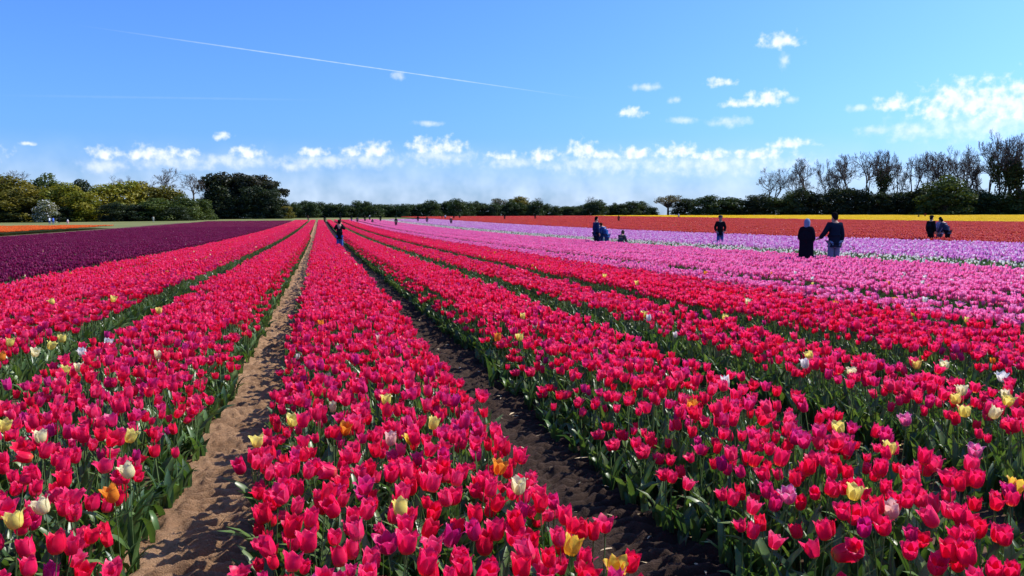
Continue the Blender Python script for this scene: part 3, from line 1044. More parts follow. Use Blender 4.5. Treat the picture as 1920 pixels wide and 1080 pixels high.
fill('purple_tulips', [(-7.5 - 1.4 * k, -6.18 - 1.4 * k, 3, 186) for k in range(13)], PURPLE, [.45, .35, .2], 'large field of dark purple tulips left of the red beds', .0003, H_T, 92, scale=1.05)


def far_fill(name, x0, x1, y0, y1, pals, probs, label, size, dens, bw, gapw, hmean, scale):
    """far field: rows of beds made of bigger pieces"""
    nvar = 6
    src = [source(patch(name, pals, probs, 3, bw, size, dens, hmean, .002, 1, 3, .06, scale)) for _ in range(nvar)]
    X, Y = np.meshgrid(np.arange(x0 + bw / 2, x1, bw + gapw), np.arange(y0, y1, size))
    X, Y = X.ravel(), Y.ravel()
    k = in_view(X, Y, mx=260)
    X, Y = X[k], Y[k]
    n = len(X)
    return scatter(name, [src], np.stack([X, Y, zt(X, Y)], 1), np.zeros(n), rng.integers(0, nvar, n), rng.integers(0, 2, n) * math.pi,
                   np.stack([np.ones(n), np.ones(n), rng.uniform(.92, 1.08, n)], 1), label)


far_fill('orange_red_tulips', 30.5, 108, 12, 300, ORRED, [.4, .3, .15, .15], 'broad field of brick red tulips in furrowed rows before the yellow field', 2.4, 46, 1.5, .22, .42, 1.5)
far_fill('yellow_tulips', 106, 262, 60, 328, YELF, [.6, .4], 'bright yellow strip of tulips in front of the right-hand trees', 3.0, 36, 3.0, .0, .42, 1.75)
far_fill('orange_tulips', -60, -33, 40, 140, ORG, [.6, .4], 'bright orange patch of tulips at the left picture edge', 2.4, 46, 1.5, .1, .42, 1.5)

# dry straw and fallen leaves on the dark path
acc = Acc()
for _ in range(150):
    y = 1.6 + 14 * rng.random() ** 1.6
    x = rng.uniform(1.2, 1.88)
    L = rng.uniform(.02, .10)
    V, Fq = leaf_t(L, rng.uniform(.005, .018), rng.uniform(-.5, 2.0), 0, 3, 1, rng.normal(0, 1.2))
    V = roty(V, R(80))
    V = rotz(V, rng.uniform(0, 6.28)) + np.array((x, y, float(zt(x, y)) + .055))
    acc.add(V, Fq, (.5, .4, .2), 0)
tag(link('straw_litter', acc.mesh('straw_litter', (M_STRAW,))), 'bits of pale dry straw and leaf scattered on the dark path', kind='stuff')
# ------------------------------------------------------------------ trees
def tube(acc, pts, rads, sides, c, m=0):
    n = len(pts)
    V = []
    for j, (p, r) in enumerate(zip(pts, rads)):
        d = np.array(pts[min(j + 1, n - 1)]) - np.array(pts[max(j - 1, 0)])
        d = d / (np.linalg.norm(d) + 1e-9)
        a = np.cross(d, (0, 0, 1) if abs(d[2]) < .9 else (1, 0, 0))
        a /= np.linalg.norm(a)
        b = np.cross(d, a)
        for i in range(sides):
            t = 2 * math.pi * i / sides
            V.append(np.array(p) + r * (math.cos(t) * a + math.sin(t) * b))
    Fq = [(j * sides + i, j * sides + (i + 1) % sides, (j + 1) * sides + (i + 1) % sides, (j + 1) * sides + i) for j in range(n - 1) for i in range(sides)]
    acc.add(V, Fq, c, m)


def leaves_on(acc, lobes, n, size, cols, rg, fill_in=.25, blossom=0.0):
    """leaf-sized faces spread over and through the lobes of a crown"""
    vol = np.array([l[1][0] * l[1][2] for l in lobes])
    pick_ = rg.choice(len(lobes), n, p=vol / vol.sum())
    d = rg.normal(size=(n, 3))
    d /= np.linalg.norm(d, axis=1)[:, None]
    rad = np.where(rg.random(n) < fill_in, rg.uniform(.3, .85, n), rg.uniform(.82, 1.12, n))
    C = np.array([l[0] for l in lobes])[pick_]
    S = np.array([l[1] for l in lobes])[pick_]
    P_ = C + d * S * rad[:, None]
    P_[:, 2] = np.maximum(P_[:, 2], .15)
    nrm = d + rg.normal(0, .55, (n, 3))
    nrm /= np.linalg.norm(nrm, axis=1)[:, None]
    t = np.cross(nrm, rg.normal(size=(n, 3)))
    t /= np.linalg.norm(t, axis=1)[:, None]
    b = np.cross(nrm, t)
    s = size * rg.uniform(.55, 1.3, n)[:, None]
    V = np.stack([P_ - t * s, P_ - b * s * .55, P_ + t * s, P_ + b * s * .55], 1).reshape(-1, 3)
    lobe_c = np.array([cols[rg.integers(len(cols))] for _ in lobes])
    c = lobe_c[pick_] * rg.uniform(.8, 1.2, n)[:, None]
    if blossom:
        k = rg.random(n) < blossom
        c[k] = np.array((.75, .73, .68)) * rg.uniform(.8, 1.1, k.sum())[:, None]
    acc.add(V, np.arange(4 * n).reshape(n, 4), np.repeat(c, 4, 0), 0)


def leafy_tree(kind, seed):
    """trunk and crown meshes of a tree 10 m tall, about 8 m wide"""
    rg = np.random.default_rng(seed)
    cols = {'olive': [(.155, .135, .018), (.185, .150, .020), (.120, .110, .018)], 'yellowgreen': [(.210, .200, .016), (.170, .175, .016), (.230, .200, .022)],
            'green': [(.060, .090, .020), (.080, .105, .022), (.050, .075, .018)], 'dark': [(.026, .040, .017), (.034, .048, .017), (.024, .036, .018)],
            'hedge': [(.042, .068, .022), (.055, .080, .022), (.035, .060, .022)], 'pine': [(.022, .030, .016), (.030, .036, .018), (.034, .032, .016)],
            'blossom': [(.10, .12, .05), (.13, .13, .06)], 'pale': [(.15, .13, .08), (.12, .11, .06)]}[kind]
    tr, cr = Acc(), Acc()
    bark = (.08, .064, .05)
    lobes = []
    if kind in ('pine', 'pale'):
        tube(tr, [(0, 0, -.3), (.15, 0, 3), (-.1, .1, 6), (.1, 0, 9)], [.38, .32, .24, .08], 7, bark)
        for k in range(34):
            a, r_ = rg.uniform(0, 6.28), 3.6 * math.sqrt(rg.random())
            z = rg.uniform(6.2, 9.0) - .10 * r_ * r_ * .55
            if kind == 'pine' and k % 2:
                z = rg.uniform(.8, 6.4)
            c = (r_ * math.cos(a), r_ * math.sin(a), z)
            lobes.append((c, (rg.uniform(1.0, 1.7), rg.uniform(1.0, 1.7), rg.uniform(.55, .95))))
            tube(tr, [(0, 0, z * .55), (c[0] * .5, c[1] * .5, z * .8), c], [.14, .10, .04], 5, bark)
        leaves_on(cr, lobes, 8000 if kind == 'pine' else 1500, .26, cols, rg, .35)
    else:
        tube(tr, [(0, 0, -.3), (.1, .05, 2.5), (-.1, .1, 5.5), (0, 0, 8.8)], [.30, .24, .15, .05], 7, bark)
        top = []
        for k in range(46):
            a = rg.uniform(0, 6.28)
            z = .3 + 8.5 * (k / 45) ** 1.15 + rg.normal(0, .3)
            rr = 3.4 * math.sqrt(max(.04, 1 - (max(z, 0) / 9.7) ** 2)) * rg.uniform(.35, 1.0)
            a = k * 2.4 + rg.normal(0, .4)
            s_ = rg.uniform(.85, 1.6)
            c = (rr * math.cos(a), rr * math.sin(a), z)
            lobes.append((c, (s_, s_, s_ * rg.uniform(.7, 1.0))))
            if k % 2:
                tube(tr, [(0, 0, z * .5), (c[0] * .5, c[1] * .5, z * .75), c], [.12, .08, .03], 5, bark)
        leaves_on(cr, lobes, 6600, .25, cols, rg, .25, .24 if kind == 'blossom' else 0)
    return tr.mesh('trunk', (M_BARK,)), cr.mesh('crown', (M_TREE,), smooth=False)


def bare_tree(seed, ivy=0.0, spread=.55):
    rg = np.random.default_rng(seed)
    tr, cr = Acc(), Acc()
    lv = []

    def grow(acc, p, d, L, r, depth):
        q1 = p + d * L * .5 + rg.normal(0, .05 * L, 3)
        q2 = p + d * L + rg.normal(0, .06 * L, 3)
        tube(acc, [p, q1, q2], [r, r * .82, r * .62], 6 if depth < 2 else (4 if depth < 4 else 3), (.13, .105, .085))
        lv.append((q1, r)); lv.append((q2, r))
        if depth >= 7:
            return
        for k in range(2 if depth in (0,) else (3 if rg.random() < .72 else 2)):
            nd = d + rg.normal(0, spread, 3) + np.array((0, 0, .20))
            nd /= np.linalg.norm(nd)
            st = q2 if k < 2 else q1
            grow(cr, st, nd, L * rg.uniform(.64, .80), max(.020, r * .60), depth + 1)
    for s in range(1 if rg.random() < .6 else 2):
        d0 = np.array((rg.normal(0, .08), rg.normal(0, .08), 1.0))
        grow(tr, np.array((s * .7, 0, -.3)), d0 / np.linalg.norm(d0), 2.9, .26, 0)
    if ivy:
        lobes = [(tuple(p), (.35 + r * 2.5, .35 + r * 2.5, .6)) for p, r in lv if r > .06]
        leaves_on(cr, lobes, int(1500 * ivy), .19, [(.040, .052, .018), (.05, .062, .02)], rg, .3)
    a, b = tr.mesh('trunk', (M_BARK,)), cr.mesh('crown', (M_BARK, M_TREE) if False else (M_TWIG,))
    return a, b


M_TWIG = thin_mat('twigs_and_ivy', 0.1, 0.0, .6)
TREE_LIB = {}
for kind, n in (('olive', 4), ('yellowgreen', 4), ('green', 3), ('dark', 3), ('hedge', 5), ('pine', 3), ('blossom', 1), ('pale', 1)):
    TREE_LIB[kind] = [leafy_tree(kind, 100 + 17 * k + len(kind)) for k in range(n)]
TREE_LIB['bare'] = [bare_tree(300 + k) for k in range(5)]
TREE_LIB['ivy'] = [bare_tree(340 + k, 1.0, .42) for k in range(3)]
TREE_NAME = {'pine': 'pine_tree', 'bare': 'bare_tree', 'ivy': 'ivy_clad_tree', 'blossom': 'blossom_tree', 'pale': 'flat_topped_tree', 'hedge': 'hedgerow_tree'}
_extent = {}


def tree(kind, px, top, half, D, label, group, var=None):
    tm, cm = TREE_LIB[kind][rng.integers(len(TREE_LIB[kind])) if var is None else var]
    key = cm.name
    if key not in _extent:
        n = len(cm.vertices)
        co = np.empty(n * 3, np.float32)
        cm.vertices.foreach_get('co', co)
        co = co.reshape(-1, 3)
        _extent[key] = (np.percentile(np.abs(co[:, :2]), 96), np.percentile(co[:, 2], 99.7))
    ex, ez = _extent[key]
    x, y = cam_xy(px, D)
    z = float(zt(x, y))
    _, by, dd_ = project(x, y, z)
    h = max(2.0, (by - top) / F_PX * dd_)
    sx = half / F_PX * dd_ / ex
    root = link(TREE_NAME.get(kind, 'leafy_tree'), None, None, (x, y, z), (0, 0, rng.uniform(0, 6.28)), (sx, sx, h / ez))
    tag(root, label, 'tree', group)
    link('trunk', tm, root)
    link('crown', cm, root)
    return root


CW = {'olive': 'olive-green leafy', 'yellowgreen': 'yellow-green leafy', 'green': 'mid-green leafy', 'dark': 'dark green leafy', 'pine': 'dark spreading pine', 'bare': 'leafless', 'ivy': 'ivy-clad leafless', 'hedge': 'dark hedgerow'}
LEFT = [('olive', -95, 325, 60, 245), ('olive', -35, 326, 55, 250), ('bare', 22, 320, 40, 272), ('olive', 12, 332, 52, 240), ('olive', 52, 348, 42, 232), ('green', 94, 328, 34, 258), ('yellowgreen', 128, 345, 36, 236),
        ('dark', 158, 338, 20, 268), ('yellowgreen', 158, 360, 34, 230), ('olive', 92, 352, 40, 244), ('yellowgreen', 200, 347, 34, 240), ('bare', 232, 332, 26, 270), ('yellowgreen', 242, 341, 36, 246), ('dark', 216, 380, 26, 228),
        ('olive', 280, 343, 36, 252), ('bare', 302, 316, 34, 272), ('green', 300, 372, 34, 234), ('olive', 322, 350, 32, 256), ('bare', 366, 326, 26, 268), ('green', 352, 366, 28, 244), ('dark', 330, 388, 26, 234),
        ('green', 380, 374, 22, 250), ('dark', 262, 384, 30, 232), ('dark', 120, 388, 30, 228), ('dark', 20, 390, 40, 230)]
for i, (k, px, top, half, D) in enumerate(sorted(LEFT, key=lambda t: t[1])):
    tree(k, px, top, half, D, f'{CW[k]} tree in the left-hand wood, {ORD[i]} counting from its left end', 'trees of the left-hand wood')
tree('blossom', 92, 376, 20, 222, 'small white blossoming tree in front of the left-hand wood', None)
for i, (px, top, half, D) in enumerate(((432, 326, 42, 292), (474, 330, 42, 297), (512, 340, 34, 300))):
    tree('pine', px, top, half, D, f'dark spreading pine, {ORD[i]} from the left of the three tall pines', 'tall dark pines at the end of the left-hand wood', i)
for i, (k, px, top, half) in enumerate((('dark', 398, 360, 20), ('dark', 418, 344, 28), ('dark', 448, 370, 26), ('dark', 480, 350, 28), ('dark', 508, 356, 24), ('dark', 526, 372, 20), ('olive', 538, 386, 14))):
    tree(k, px, top, half, 286, f'{CW[k]} bushy tree under the tall pines, {ORD[i]} from the left', 'bushy trees under the pines')
# far hedgerow in the middle
hx = 556
i = 0
while hx < 1228:
    half = rng.uniform(12, 18)
    top = 380.5 + rng.normal(0, 3.2) + max(0, (hx - 1000) / 1000 * 16)
    tree('hedge', hx, top, half, rng.uniform(320, 336), f'dark green hedgerow tree, {ORD[i]} to the right of the pines', 'far hedgerow in the middle')
    hx += half * 1.12
    i += 1
tree('pale', 938, 372, 14, 340, 'yellowish tree rising out of the far hedgerow', None)
tree('olive', 972, 369, 22, 338, 'bushy olive tree rising above the far hedgerow beside a leafless one', None)
tree('bare', 998, 371, 18, 340, 'low leafless tree right of the bushy olive tree in the far hedgerow', None)
tree('bare', 1100, 369, 15, 340, 'leafless tree standing above the far hedgerow behind three people', None)
tree('pale', 1252, 366, 22, 330, 'pale flat-topped tree at the right end of the far hedgerow', None)
tree('dark', 1284, 373, 24, 330, 'dark round tree beside the pale flat-topped tree', None)
# right-hand trees
i = 0
px = 1325
while px < 2060:
    half = rng.uniform(20, 30)
    top = 372 - np.clip((px - 1430) / 120, 0, 1) * 15 + rng.normal(0, 5)
    k = rng.choice(['dark', 'dark', 'hedge', 'green'])
    tree(k, px, top, half, 318 - max(0, px - 1400) / 520 * 30, f'{CW[k].replace(" hedgerow", " green")} tree below the leafless ones, {ORD[i]} from the left', 'dark bushy trees along the yellow field')
    px += half * 1.12
    i += 1
tree('green', 1768, 331, 44, 284, 'large dark olive dome-shaped tree standing before the leafless trees at the right', None, 1)
for i, (k, px, top, half, D) in enumerate(sorted((('bare', 1447, 316, 30, 330), ('bare', 1490, 318, 24, 332), ('bare', 1570, 304, 28, 326), ('bare', 1676, 294, 30, 318), ('bare', 1745, 296, 28, 320), ('bare', 1780, 288, 30, 314), ('bare', 1812, 284, 28, 312), ('bare', 1848, 272, 28, 300), ('bare', 1890, 262, 30, 300), ('bare', 1514, 299, 34, 326), ('bare', 1548, 302, 28, 322), ('bare', 1592, 292, 36, 318), ('bare', 1625, 288, 32, 322), ('ivy', 1655, 284, 36, 312),
                                           ('bare', 1702, 290, 34, 312), ('bare', 1730, 292, 26, 316), ('bare', 1762, 284, 34, 312), ('bare', 1797, 277, 34, 306), ('bare', 1830, 280, 28, 304), ('ivy', 1868, 250, 36, 290),
                                           ('ivy', 1908, 262, 34, 286), ('ivy', 1962, 255, 40, 284), ('bare', 2020, 270, 40, 290)), key=lambda t: t[1])):
    tree(k, px, top, half, D, f'tall {CW[k]} tree at the right, {ORD[i]} of the row counting from the left', 'tall leafless trees at the right')

# ------------------------------------------------------------------ people
TMP = bpy.data.scenes.new('growing')


def skin_mesh(name, J, E, mats, colr=None, levels=2, flat=.82):
    """J: dict joint -> (x, y, z, radius); E: list of joint pairs; grown into one smooth surface"""
    keys = list(J)
    me = bpy.data.meshes.new(name + '_skeleton')
    me.from_pydata([J[k][:3] for k in keys], [(keys.index(a), keys.index(b)) for a, b in E], [])
    o = bpy.data.objects.new(name + '_skeleton', me)
    TMP.collection.objects.link(o)
    o.modifiers.new('skin', 'SKIN').use_smooth_shade = True
    ss = o.modifiers.new('smooth', 'SUBSURF')
    ss.levels = ss.render_levels = levels
    for i, k in enumerate(keys):
        sv = me.skin_vertices[0].data[i]
        sv.radius = (J[k][3], J[k][3])
        sv.use_root = (i == 0)
    TMP.view_layers[0].update()
    ev = o.evaluated_get(TMP.view_layers[0].depsgraph)
    res = bpy.data.meshes.new_from_object(ev)
    res.name = name
    bpy.data.objects.remove(o)
    n = len(res.vertices)
    co = np.empty(n * 3, np.float32)
    res.vertices.foreach_get('co', co)
    co = co.reshape(-1, 3)
    res.materials.clear()
    for m in mats:
        res.materials.append(m)
    if colr is not None:
        a = res.attributes.new('pcol', 'FLOAT_COLOR', 'POINT')
        c = np.ones((n, 4), np.float32)
        c[:, :3] = colr(co)
        a.data.foreach_set('color', c.ravel())
    for p in res.polygons:
        p.use_smooth = True
    return res


def skeleton(pose):
    J = {'pelvis': (0, 0, .95, .135), 'waist': (0, .005, 1.10, .125), 'chest': (0, 0, 1.30, .150), 'collar': (0, -.005, 1.43, .095), 'neck': (0, .01, 1.50, .055),
         'jaw': (0, .03, 1.56, .068), 'skull': (0, .02, 1.64, .088), 'crown': (0, .01, 1.71, .060), 'nose': (0, .125, 1.61, .012)}
    for s, k in ((-1, 'l'), (1, 'r')):
        J[k + 'sh'] = (s * .165, 0, 1.41, .070)
        J[k + 'el'] = (s * .235, -.03, 1.14, .047)
        J[k + 'wr'] = (s * .245, .05, .90, .032)
        J[k + 'ha'] = (s * .245, .075, .83, .036)
        for q, (fx, ln) in enumerate(((-.022, .075), (-.007, .085), (.008, .08), (.022, .065))):
            J[k + 'f%d' % q] = (s * .245 + .0, .085 + fx, .83 - ln, .010)
        J[k + 'th'] = (s * .225, .125, .80, .011)
        J[k + 'hi'] = (s * .085, 0, .88, .090)
        J[k + 'kn'] = (s * .10, .02, .49, .066)
        J[k + 'an'] = (s * .105, -.01, .09, .046)
        J[k + 'to'] = (s * .115, .15, .035, .040)

    def arm(k, el, wr, ha):
        s = -1 if k == 'l' else 1
        J[k + 'el'] = (*el, .047)
        J[k + 'wr'] = (*wr, .032)
        J[k + 'ha'] = (*ha, .036)
        d = np.array(ha) - np.array(wr)
        d = d / (np.linalg.norm(d) + 1e-9)
        for q, (fx, ln) in enumerate(((-.022, .07), (-.007, .08), (.008, .075), (.022, .06))):
            J[k + 'f%d' % q] = (*(np.array(ha) + d * ln + np.array((0, 0, fx)) + np.array((fx * .3, 0, 0))), .010)
        J[k + 'th'] = (*(np.array(ha) + d * .03 + np.array((-s * .04, 0, .03))), .011)
    if pose == 'photo':                     # both hands hold a phone at the face
        arm('l', (-.27, .12, 1.28), (-.11, .30, 1.52), (-.07, .33, 1.58))
        arm('r', (.27, .12, 1.28), (.11, .30, 1.52), (.07, .33, 1.58))
    if pose == 'reach':
        arm('l', (-.29, .06, 1.17), (-.38, .18, 1.02), (-.42, .23, 1.00))
    if pose == 'pockets':
        arm('l', (-.28, -.06, 1.16), (-.20, .08, .98), (-.17, .12, .94))
        arm('r', (.28, -.06, 1.16), (.20, .08, .98), (.17, .12, .94))
    if pose == 'folded':                    # forearms held in front of the body
        arm('l', (-.22, -.02, 1.16), (-.13, .16, 1.08), (-.07, .19, 1.08))
        arm('r', (.22, -.02, 1.16), (.13, .16, 1.08), (.07, .19, 1.10))
    if pose in ('bend', 'crouch'):
        lean = R(38 if pose == 'bend' else 25)
        up = [k for k in J if J[k][2] > .93 and k != 'pelvis' or k[1:] in ('ha', 'th', 'wr', 'el') or k[1:2] == 'f']
        for k in up:
            x, y, z, r_ = J[k]
            dz = z - .95
            J[k] = (x, y * math.cos(lean) + dz * math.sin(lean), .95 + dz * math.cos(lean) - y * math.sin(lean), r_)
        arm('l', (-.22, .38, 1.02), (-.14, .52, .84), (-.12, .56, .78))
        arm('r', (.22, .38, 1.02), (.14, .52, .84), (.12, .56, .78))
    if pose == 'crouch':
        drop = .48
        for k in J:
            if k[1:] not in ('kn', 'an', 'to'):
                x, y, z, r_ = J[k]
                J[k] = (x, y - .12, z - drop, r_)
        for s, k in ((-1, 'l'), (1, 'r')):
            J[k + 'kn'] = (s * .14, .28, .50, .066)
    return J


TORSO = [('pelvis', 'waist'), ('waist', 'chest'), ('chest', 'collar')]
HEAD = [('collar', 'neck'), ('neck', 'jaw'), ('jaw', 'skull'), ('skull', 'crown'), ('jaw', 'nose')]
ARMS = [e for k in 'lr' for e in (('collar', k + 'sh'), (k + 'sh', k + 'el'), (k + 'el', k + 'wr'))]
HANDS = [e for k in 'lr' for e in [(k + 'wr', k + 'ha'), (k + 'ha', k + 'th')] + [(k + 'ha', k + 'f%d' % q) for q in range(4)]]
LEGS = [e for k in 'lr' for e in (('pelvis', k + 'hi'), (k + 'hi', k + 'kn'), (k + 'kn', k + 'an'))]
FEET = [(k + 'an', k + 'to') for k in 'lr']
M_SKIN = plain_mat('skin', (.42, .24, .16), .6, .1)
M_CLOTH = thin_mat('cloth', 0.0, 0.0, .8)


def sub(J, E, grow, tweak=None):
    ks = []
    for a, b in E:
        for k in (a, b):
            if k not in ks:
                ks.append(k)
    ks.sort(key=lambda k: k not in ('pelvis', 'chest'))
    out = {k: (*J[k][:3], J[k][3] + grow) for k in ks}
    if tweak:
        out.update(tweak)
    return out


def hair_mesh(J, c, long_=0.0, name='hair'):
    hx_, hy, hz = J['skull'][:3]
    V, Fq = [], []
    nu, nv = 14, 8
    for j in range(nv + 1):
        t = j / nv
        for i in range(nu):
            a = 2 * math.pi * i / nu
            back = .5 - .5 * math.sin(a)              # 1 at the back of the head
            lim = (R(62) + back * R(62 + 60 * long_)) * t
            r_ = .108
            zz = r_ * 1.12 * math.cos(min(lim, R(120)))
            rr = r_ * math.sin(min(lim, R(105)))
            V.append((hx_ + rr * math.cos(a) * .92, hy - .004 + rr * math.sin(a) * 1.08, hz + .012 + zz - (max(0, lim - R(105)) * .16)))
    for j in range(nv):
        for i in range(nu):
            Fq.append((j * nu + i, j * nu + (i + 1) % nu, (j + 1) * nu + (i + 1) % nu, (j + 1) * nu + i))
    return make_mesh(name, V, [Fq], (M_CLOTH,), None, np.tile(c, (len(V), 1)))


def robe_mesh(J, c, z0=.04, top='collar', w=.27, name='robe'):
    V, Fq = [], []
    nu, nv = 36, 16
    for j in range(nv + 1):
        t = j / nv
        z = z0 + (1.47 - z0) * t
        rw = np.interp(t, [0, .3, .6, .85, .95, 1], [w, w * .95, .225, .235, .18, .075])
        for i in range(nu):
            a = 2 * math.pi * i / nu
            f = 1 + .05 * (1 - t) * math.sin(a * 7 + 3 * t) + .025 * (1 - t) * math.sin(a * 13)
            V.append((rw * f * math.cos(a), rw * f * .72 * math.sin(a), z))
    for j in range(nv):
        for i in range(nu):
            Fq.append((j * nu + i, j * nu + (i + 1) % nu, (j + 1) * nu + (i + 1) % nu, (j + 1) * nu + i))
    return make_mesh(name, V, [Fq], (M_CLOTH,), None, np.tile(c, (len(V), 1)))


def flatc(c):
    return lambda co: np.tile(np.array(c), (len(co), 1))


def person(px, D, height, face, pose, top, legs, hair, label, cat='person', group=None, hat=None, robe=None, scarf=None, bag=None, longhair=0.0, skirt=None):
    """face: direction the person looks, degrees clockwise from away-from-camera"""
    x, y = cam_xy(px, D)
    J = skeleton(pose)
    az = math.atan2(x, y) + R(face)
    k = height / 1.77
    body = skin_mesh('person', J, TORSO + HEAD + ARMS + HANDS + LEGS + FEET, (M_SKIN,))
    o = link('person', body, None, (x, y, float(zt(x, y))), (0, 0, -az), (k * .92, k * .9, k))
    tag(o, label, cat, group)
    if robe is None:
        tw = {'hem': (J['pelvis'][0], J['pelvis'][1], J['pelvis'][2] - .06, .170)}
        Jt = sub(J, TORSO + ARMS, .030, tw)
        link('jacket', skin_mesh('jacket', Jt, TORSO + ARMS + [('pelvis', 'hem')], (M_CLOTH,), flatc(top)), o)
    else:
        link('robe', robe_mesh(J, robe), o)
        link('sleeves', skin_mesh('sleeves', sub(J, ARMS, .045), ARMS, (M_CLOTH,), flatc(robe)), o)
    if robe is None:
        link('trousers', skin_mesh('trousers', sub(J, LEGS, .022), LEGS, (M_CLOTH,), flatc(legs)), o)
        link('shoes', skin_mesh('shoes', sub(J, FEET[:1], .014), FEET[:1], (M_CLOTH,), flatc((.02, .02, .02))), o)
        link('shoes', skin_mesh('shoes', sub(J, FEET[1:], .014), FEET[1:], (M_CLOTH,), flatc((.02, .02, .02))), o)
    if scarf is not None:
        link('headscarf', hair_mesh(J, scarf, 1.0, 'headscarf'), o)
        link('shawl', robe_part(J['collar'], robe), o)
    else:
        link('hair', hair_mesh(J, hair, longhair), o)
    if hat is not None:
        hz = J['skull']
        V, Fq = [], []
        for j, (rr, zz) in enumerate(((.150, .035), (.118, .05), (.116, .10), (.09, .135), (.001, .145))):
            for i in range(14):
                a = 2 * math.pi * i / 14
                V.append((hz[0] + rr * math.cos(a), hz[1] + rr * math.sin(a) + (.03 if j == 0 else 0), hz[2] + zz))
        for j in range(4):
            for i in range(14):
                Fq.append((j * 14 + i, j * 14 + (i + 1) % 14, (j + 1) * 14 + (i + 1) % 14, (j + 1) * 14 + i))
        link('hat', make_mesh('hat', V, [Fq], (M_CLOTH,), None, np.tile(hat, (len(V), 1))), o)
    if bag is not None:
        c = J['chest']
        bx_ = skin_mesh('backpack', {'a': (c[0], c[1] - .20, c[2] - .22, .13), 'b': (c[0], c[1] - .20, c[2] + .05, .12)}, [('a', 'b')], (M_CLOTH,), flatc(bag))
        link('backpack', bx_, o)
    return o


def robe_part(cz, c):
    V, Fq = [], []
    nu = 20
    for j, (rr, zz) in enumerate(((.06, .09), (.10, .03), (.17, -.06), (.23, -.17), (.245, -.30))):
        for i in range(nu):
            a = 2 * math.pi * i / nu
            V.append((cz[0] + rr * math.cos(a) * 1.05, cz[1] + rr * .78 * math.sin(a), cz[2] + zz - .02 * math.sin(3 * a)))
    for j in range(4):
        for i in range(nu):
            Fq.append((j * nu + i, j * nu + (i + 1) % nu, (j + 1) * nu + (i + 1) % nu, (j + 1) * nu + i))
    return make_mesh('shawl', V, [Fq], (M_CLOTH,), None, np.tile(c, (len(V), 1)))


BLACK, JEANS = (.012, .012, .014), (.045, .10, .27)
person(638, 38, 1.72, 4, 'photo', BLACK, (.06, .12, .34), (.012, .010, .010), 'person in black jacket and blue jeans on the dark path, hands raised to the face')
person(1564, 21.8, 1.78, -25, 'reach', (.012, .019, .036), (.14, .19, .30), (.012, .010, .010), 'person in navy jacket and grey-blue trousers reaching an arm towards the robed companion')
person(1512, 21.4, 1.60, 20, 'folded', None, None, None, 'person in long black robe and blue-grey headscarf beside the pink band', robe=(.010, .010, .016), scarf=(.17, .23, .36))
person(1350, 39, 1.80, 175, 'pockets', BLACK, JEANS, (.010, .010, .010), 'person in black jacket and blue jeans standing alone in the lilac band', hat=(.05, .05, .06))
person(1118, 40, 1.80, 60, 'stand', (.016, .03, .09), (.012, .014, .03), (.015, .010, .008), 'tall person in dark blue coat, leftmost of three close together in the pink band', group='three people close together')
person(1127, 40.4, 1.68, -30, 'bend', (.025, .075, .21), (.05, .10, .24), (.05, .025, .012), 'person in blue with brown hair bending, middle of the three together', group='three people close together', longhair=.7)
person(1138, 40, 1.62, -60, 'bend', (.03, .09, .26), (.03, .06, .15), (.045, .022, .012), 'person in bright blue bending, rightmost of the three together', group='three people close together')
person(1165, 38, 1.62, 30, 'crouch', (.055, .065, .075), (.05, .055, .065), (.06, .05, .04), 'crouching person in grey coat right of the three together', longhair=.8)
person(1744, 41, 1.74, 30, 'stand', BLACK, (.012, .012, .014), (.01, .01, .01), 'person in black with cap and backpack, leftmost of three in the brick red field', hat=(.02, .02, .024), bag=(.015, .015, .02), group='three people in the brick red field')
person(1761, 42, 1.66, -20, 'stand', (.26, .22, .36), (.10, .10, .14), (.015, .012, .012), 'person in pale lilac top, middle of three in the brick red field', group='three people in the brick red field')
person(1776, 41, 1.74, -60, 'bend', (.045, .055, .10), (.012, .012, .016), (.01, .01, .01), 'person in dark blue-grey bending, rightmost of three in the brick red field', group='three people in the brick red field')

# far figures, a few pixels tall: one mesh each
def far_colour(top, legs, head):
    def f(co):
        z = co[:, 2:3]
        return np.where(z < .88, np.array(legs), np.where(z < 1.47, np.array(top), np.array(head)))
    return f


_far = {}


def far_person(px, D, top, legs, head, label, pose='stand', height=1.72, face=0):
    key = (pose, top, legs, head)
    if key not in _far:
        _far[key] = skin_mesh('person', skeleton(pose), TORSO + HEAD + ARMS + LEGS + FEET, (M_CLOTH,), far_colour(top, legs, head), 1)
    x, y = cam_xy(px, D)
    k = height / 1.77
    o = link('person', _far[key], None, (x, y, float(zt(x, y))), (0, 0, -math.atan2(x, y) - R(face)), (k, k, k))
    tag(o, label, 'person', 'far visitors at the end of the fields')


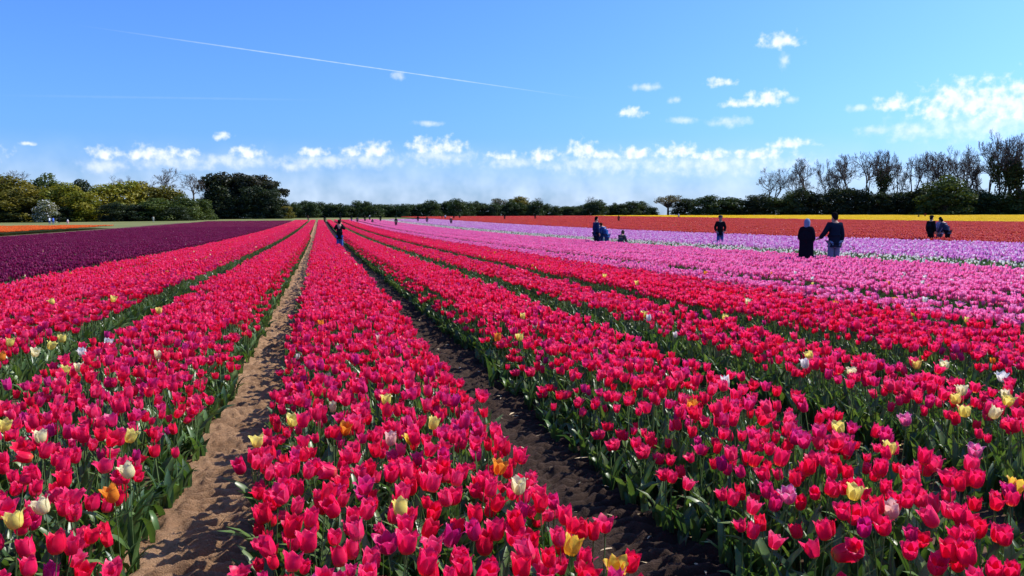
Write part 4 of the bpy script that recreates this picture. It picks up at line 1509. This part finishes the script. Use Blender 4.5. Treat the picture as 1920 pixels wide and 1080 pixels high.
DK, GR, BR, WT, BL = (.015, .015, .02), (.06, .06, .07), (.10, .06, .035), (.7, .7, .7), (.05, .10, .35)
far_person(611, 150, DK, DK, DK, 'tiny dark figure far down the dark path, straight above the nearer black-jacketed person', face=180)
far_person(580, 190, BR, GR, BR, 'tiny brownish figure at the far end of the left red beds')
far_person(640, 175, DK, DK, DK, 'tiny dark figure just behind the head of the black-jacketed person')
far_person(661, 170, DK, BL, DK, 'tiny dark figure at the far start of the pink band, leftmost one', 'stand')
far_person(672, 150, GR, DK, DK, 'tiny grey figure far off, second along the start of the pink band', 'bend')
far_person(686, 165, DK, DK, BR, 'tiny dark figure far off, third along the start of the pink band')
far_person(695, 190, GR, DK, WT, 'tiny grey figure with pale head far off by the pink band')
far_person(700, 150, DK, GR, DK, 'tiny crouching dark figure in the far pink band', 'crouch')
far_person(715, 160, DK, DK, DK, 'tiny dark figure far off, right of the crouching one')
far_person(744, 112, DK, DK, DK, 'small dark figure standing in the far pink band')
far_person(785, 160, DK, GR, DK, 'tiny dark figure where lilac and brick red fields meet')
far_person(802, 145, DK, DK, BR, 'tiny dark broad figure in the far brick red field')
far_person(830, 215, DK, DK, DK, 'tiny dark figure far off before the hedgerow, leftmost of a pair', face=90)
far_person(836, 215, WT, GR, BR, 'tiny pale figure far off before the hedgerow, rightmost of a pair')
far_person(847, 128, (.05, .04, .04), DK, WT, 'small crouching figure with a white hat in the brick red field', 'bend')
far_person(852, 205, DK, DK, DK, 'tiny dark figure behind the white-hatted one')
far_person(863, 225, DK, DK, BR, 'tiny dark figure far off, right of the white-hatted one')
far_person(947, 190, DK, DK, DK, 'tiny dark figure alone in front of the middle hedgerow')
far_person(1004, 200, DK, DK, DK, 'tiny dark figure at the far edge of the brick red field')
far_person(1160, 150, DK, DK, DK, 'small dark figure behind the three people, before the yellow strip')
far_person(1272, 225, (.6, .6, .6), GR, WT, 'small figure in white before the yellow strip')
far_person(1720, 215, DK, DK, DK, 'tiny dark crouching figure in the yellow strip', 'crouch')
far_person(1732, 225, (.25, .03, .03), DK, DK, 'tiny figure in red in the yellow strip')
far_person(291, 195, (.55, .52, .4), (.4, .38, .3), BR, 'tiny pale figure at the far edge of the purple field')
far_person(97, 172, WT, BL, BR, 'tiny figure in white by the orange patch, below the blossoming tree', 'bend')
far_person(104, 172, (.10, .18, .6), BL, BR, 'tiny figure in bright blue by the orange patch', 'bend')
far_person(115, 190, DK, DK, DK, 'tiny dark figure between the blue one and the white one at the left')
far_person(131, 175, WT, (.5, .3, .3), WT, 'tiny figure in white right of the dark one by the orange patch', 'crouch')

bpy.data.scenes.remove(TMP)
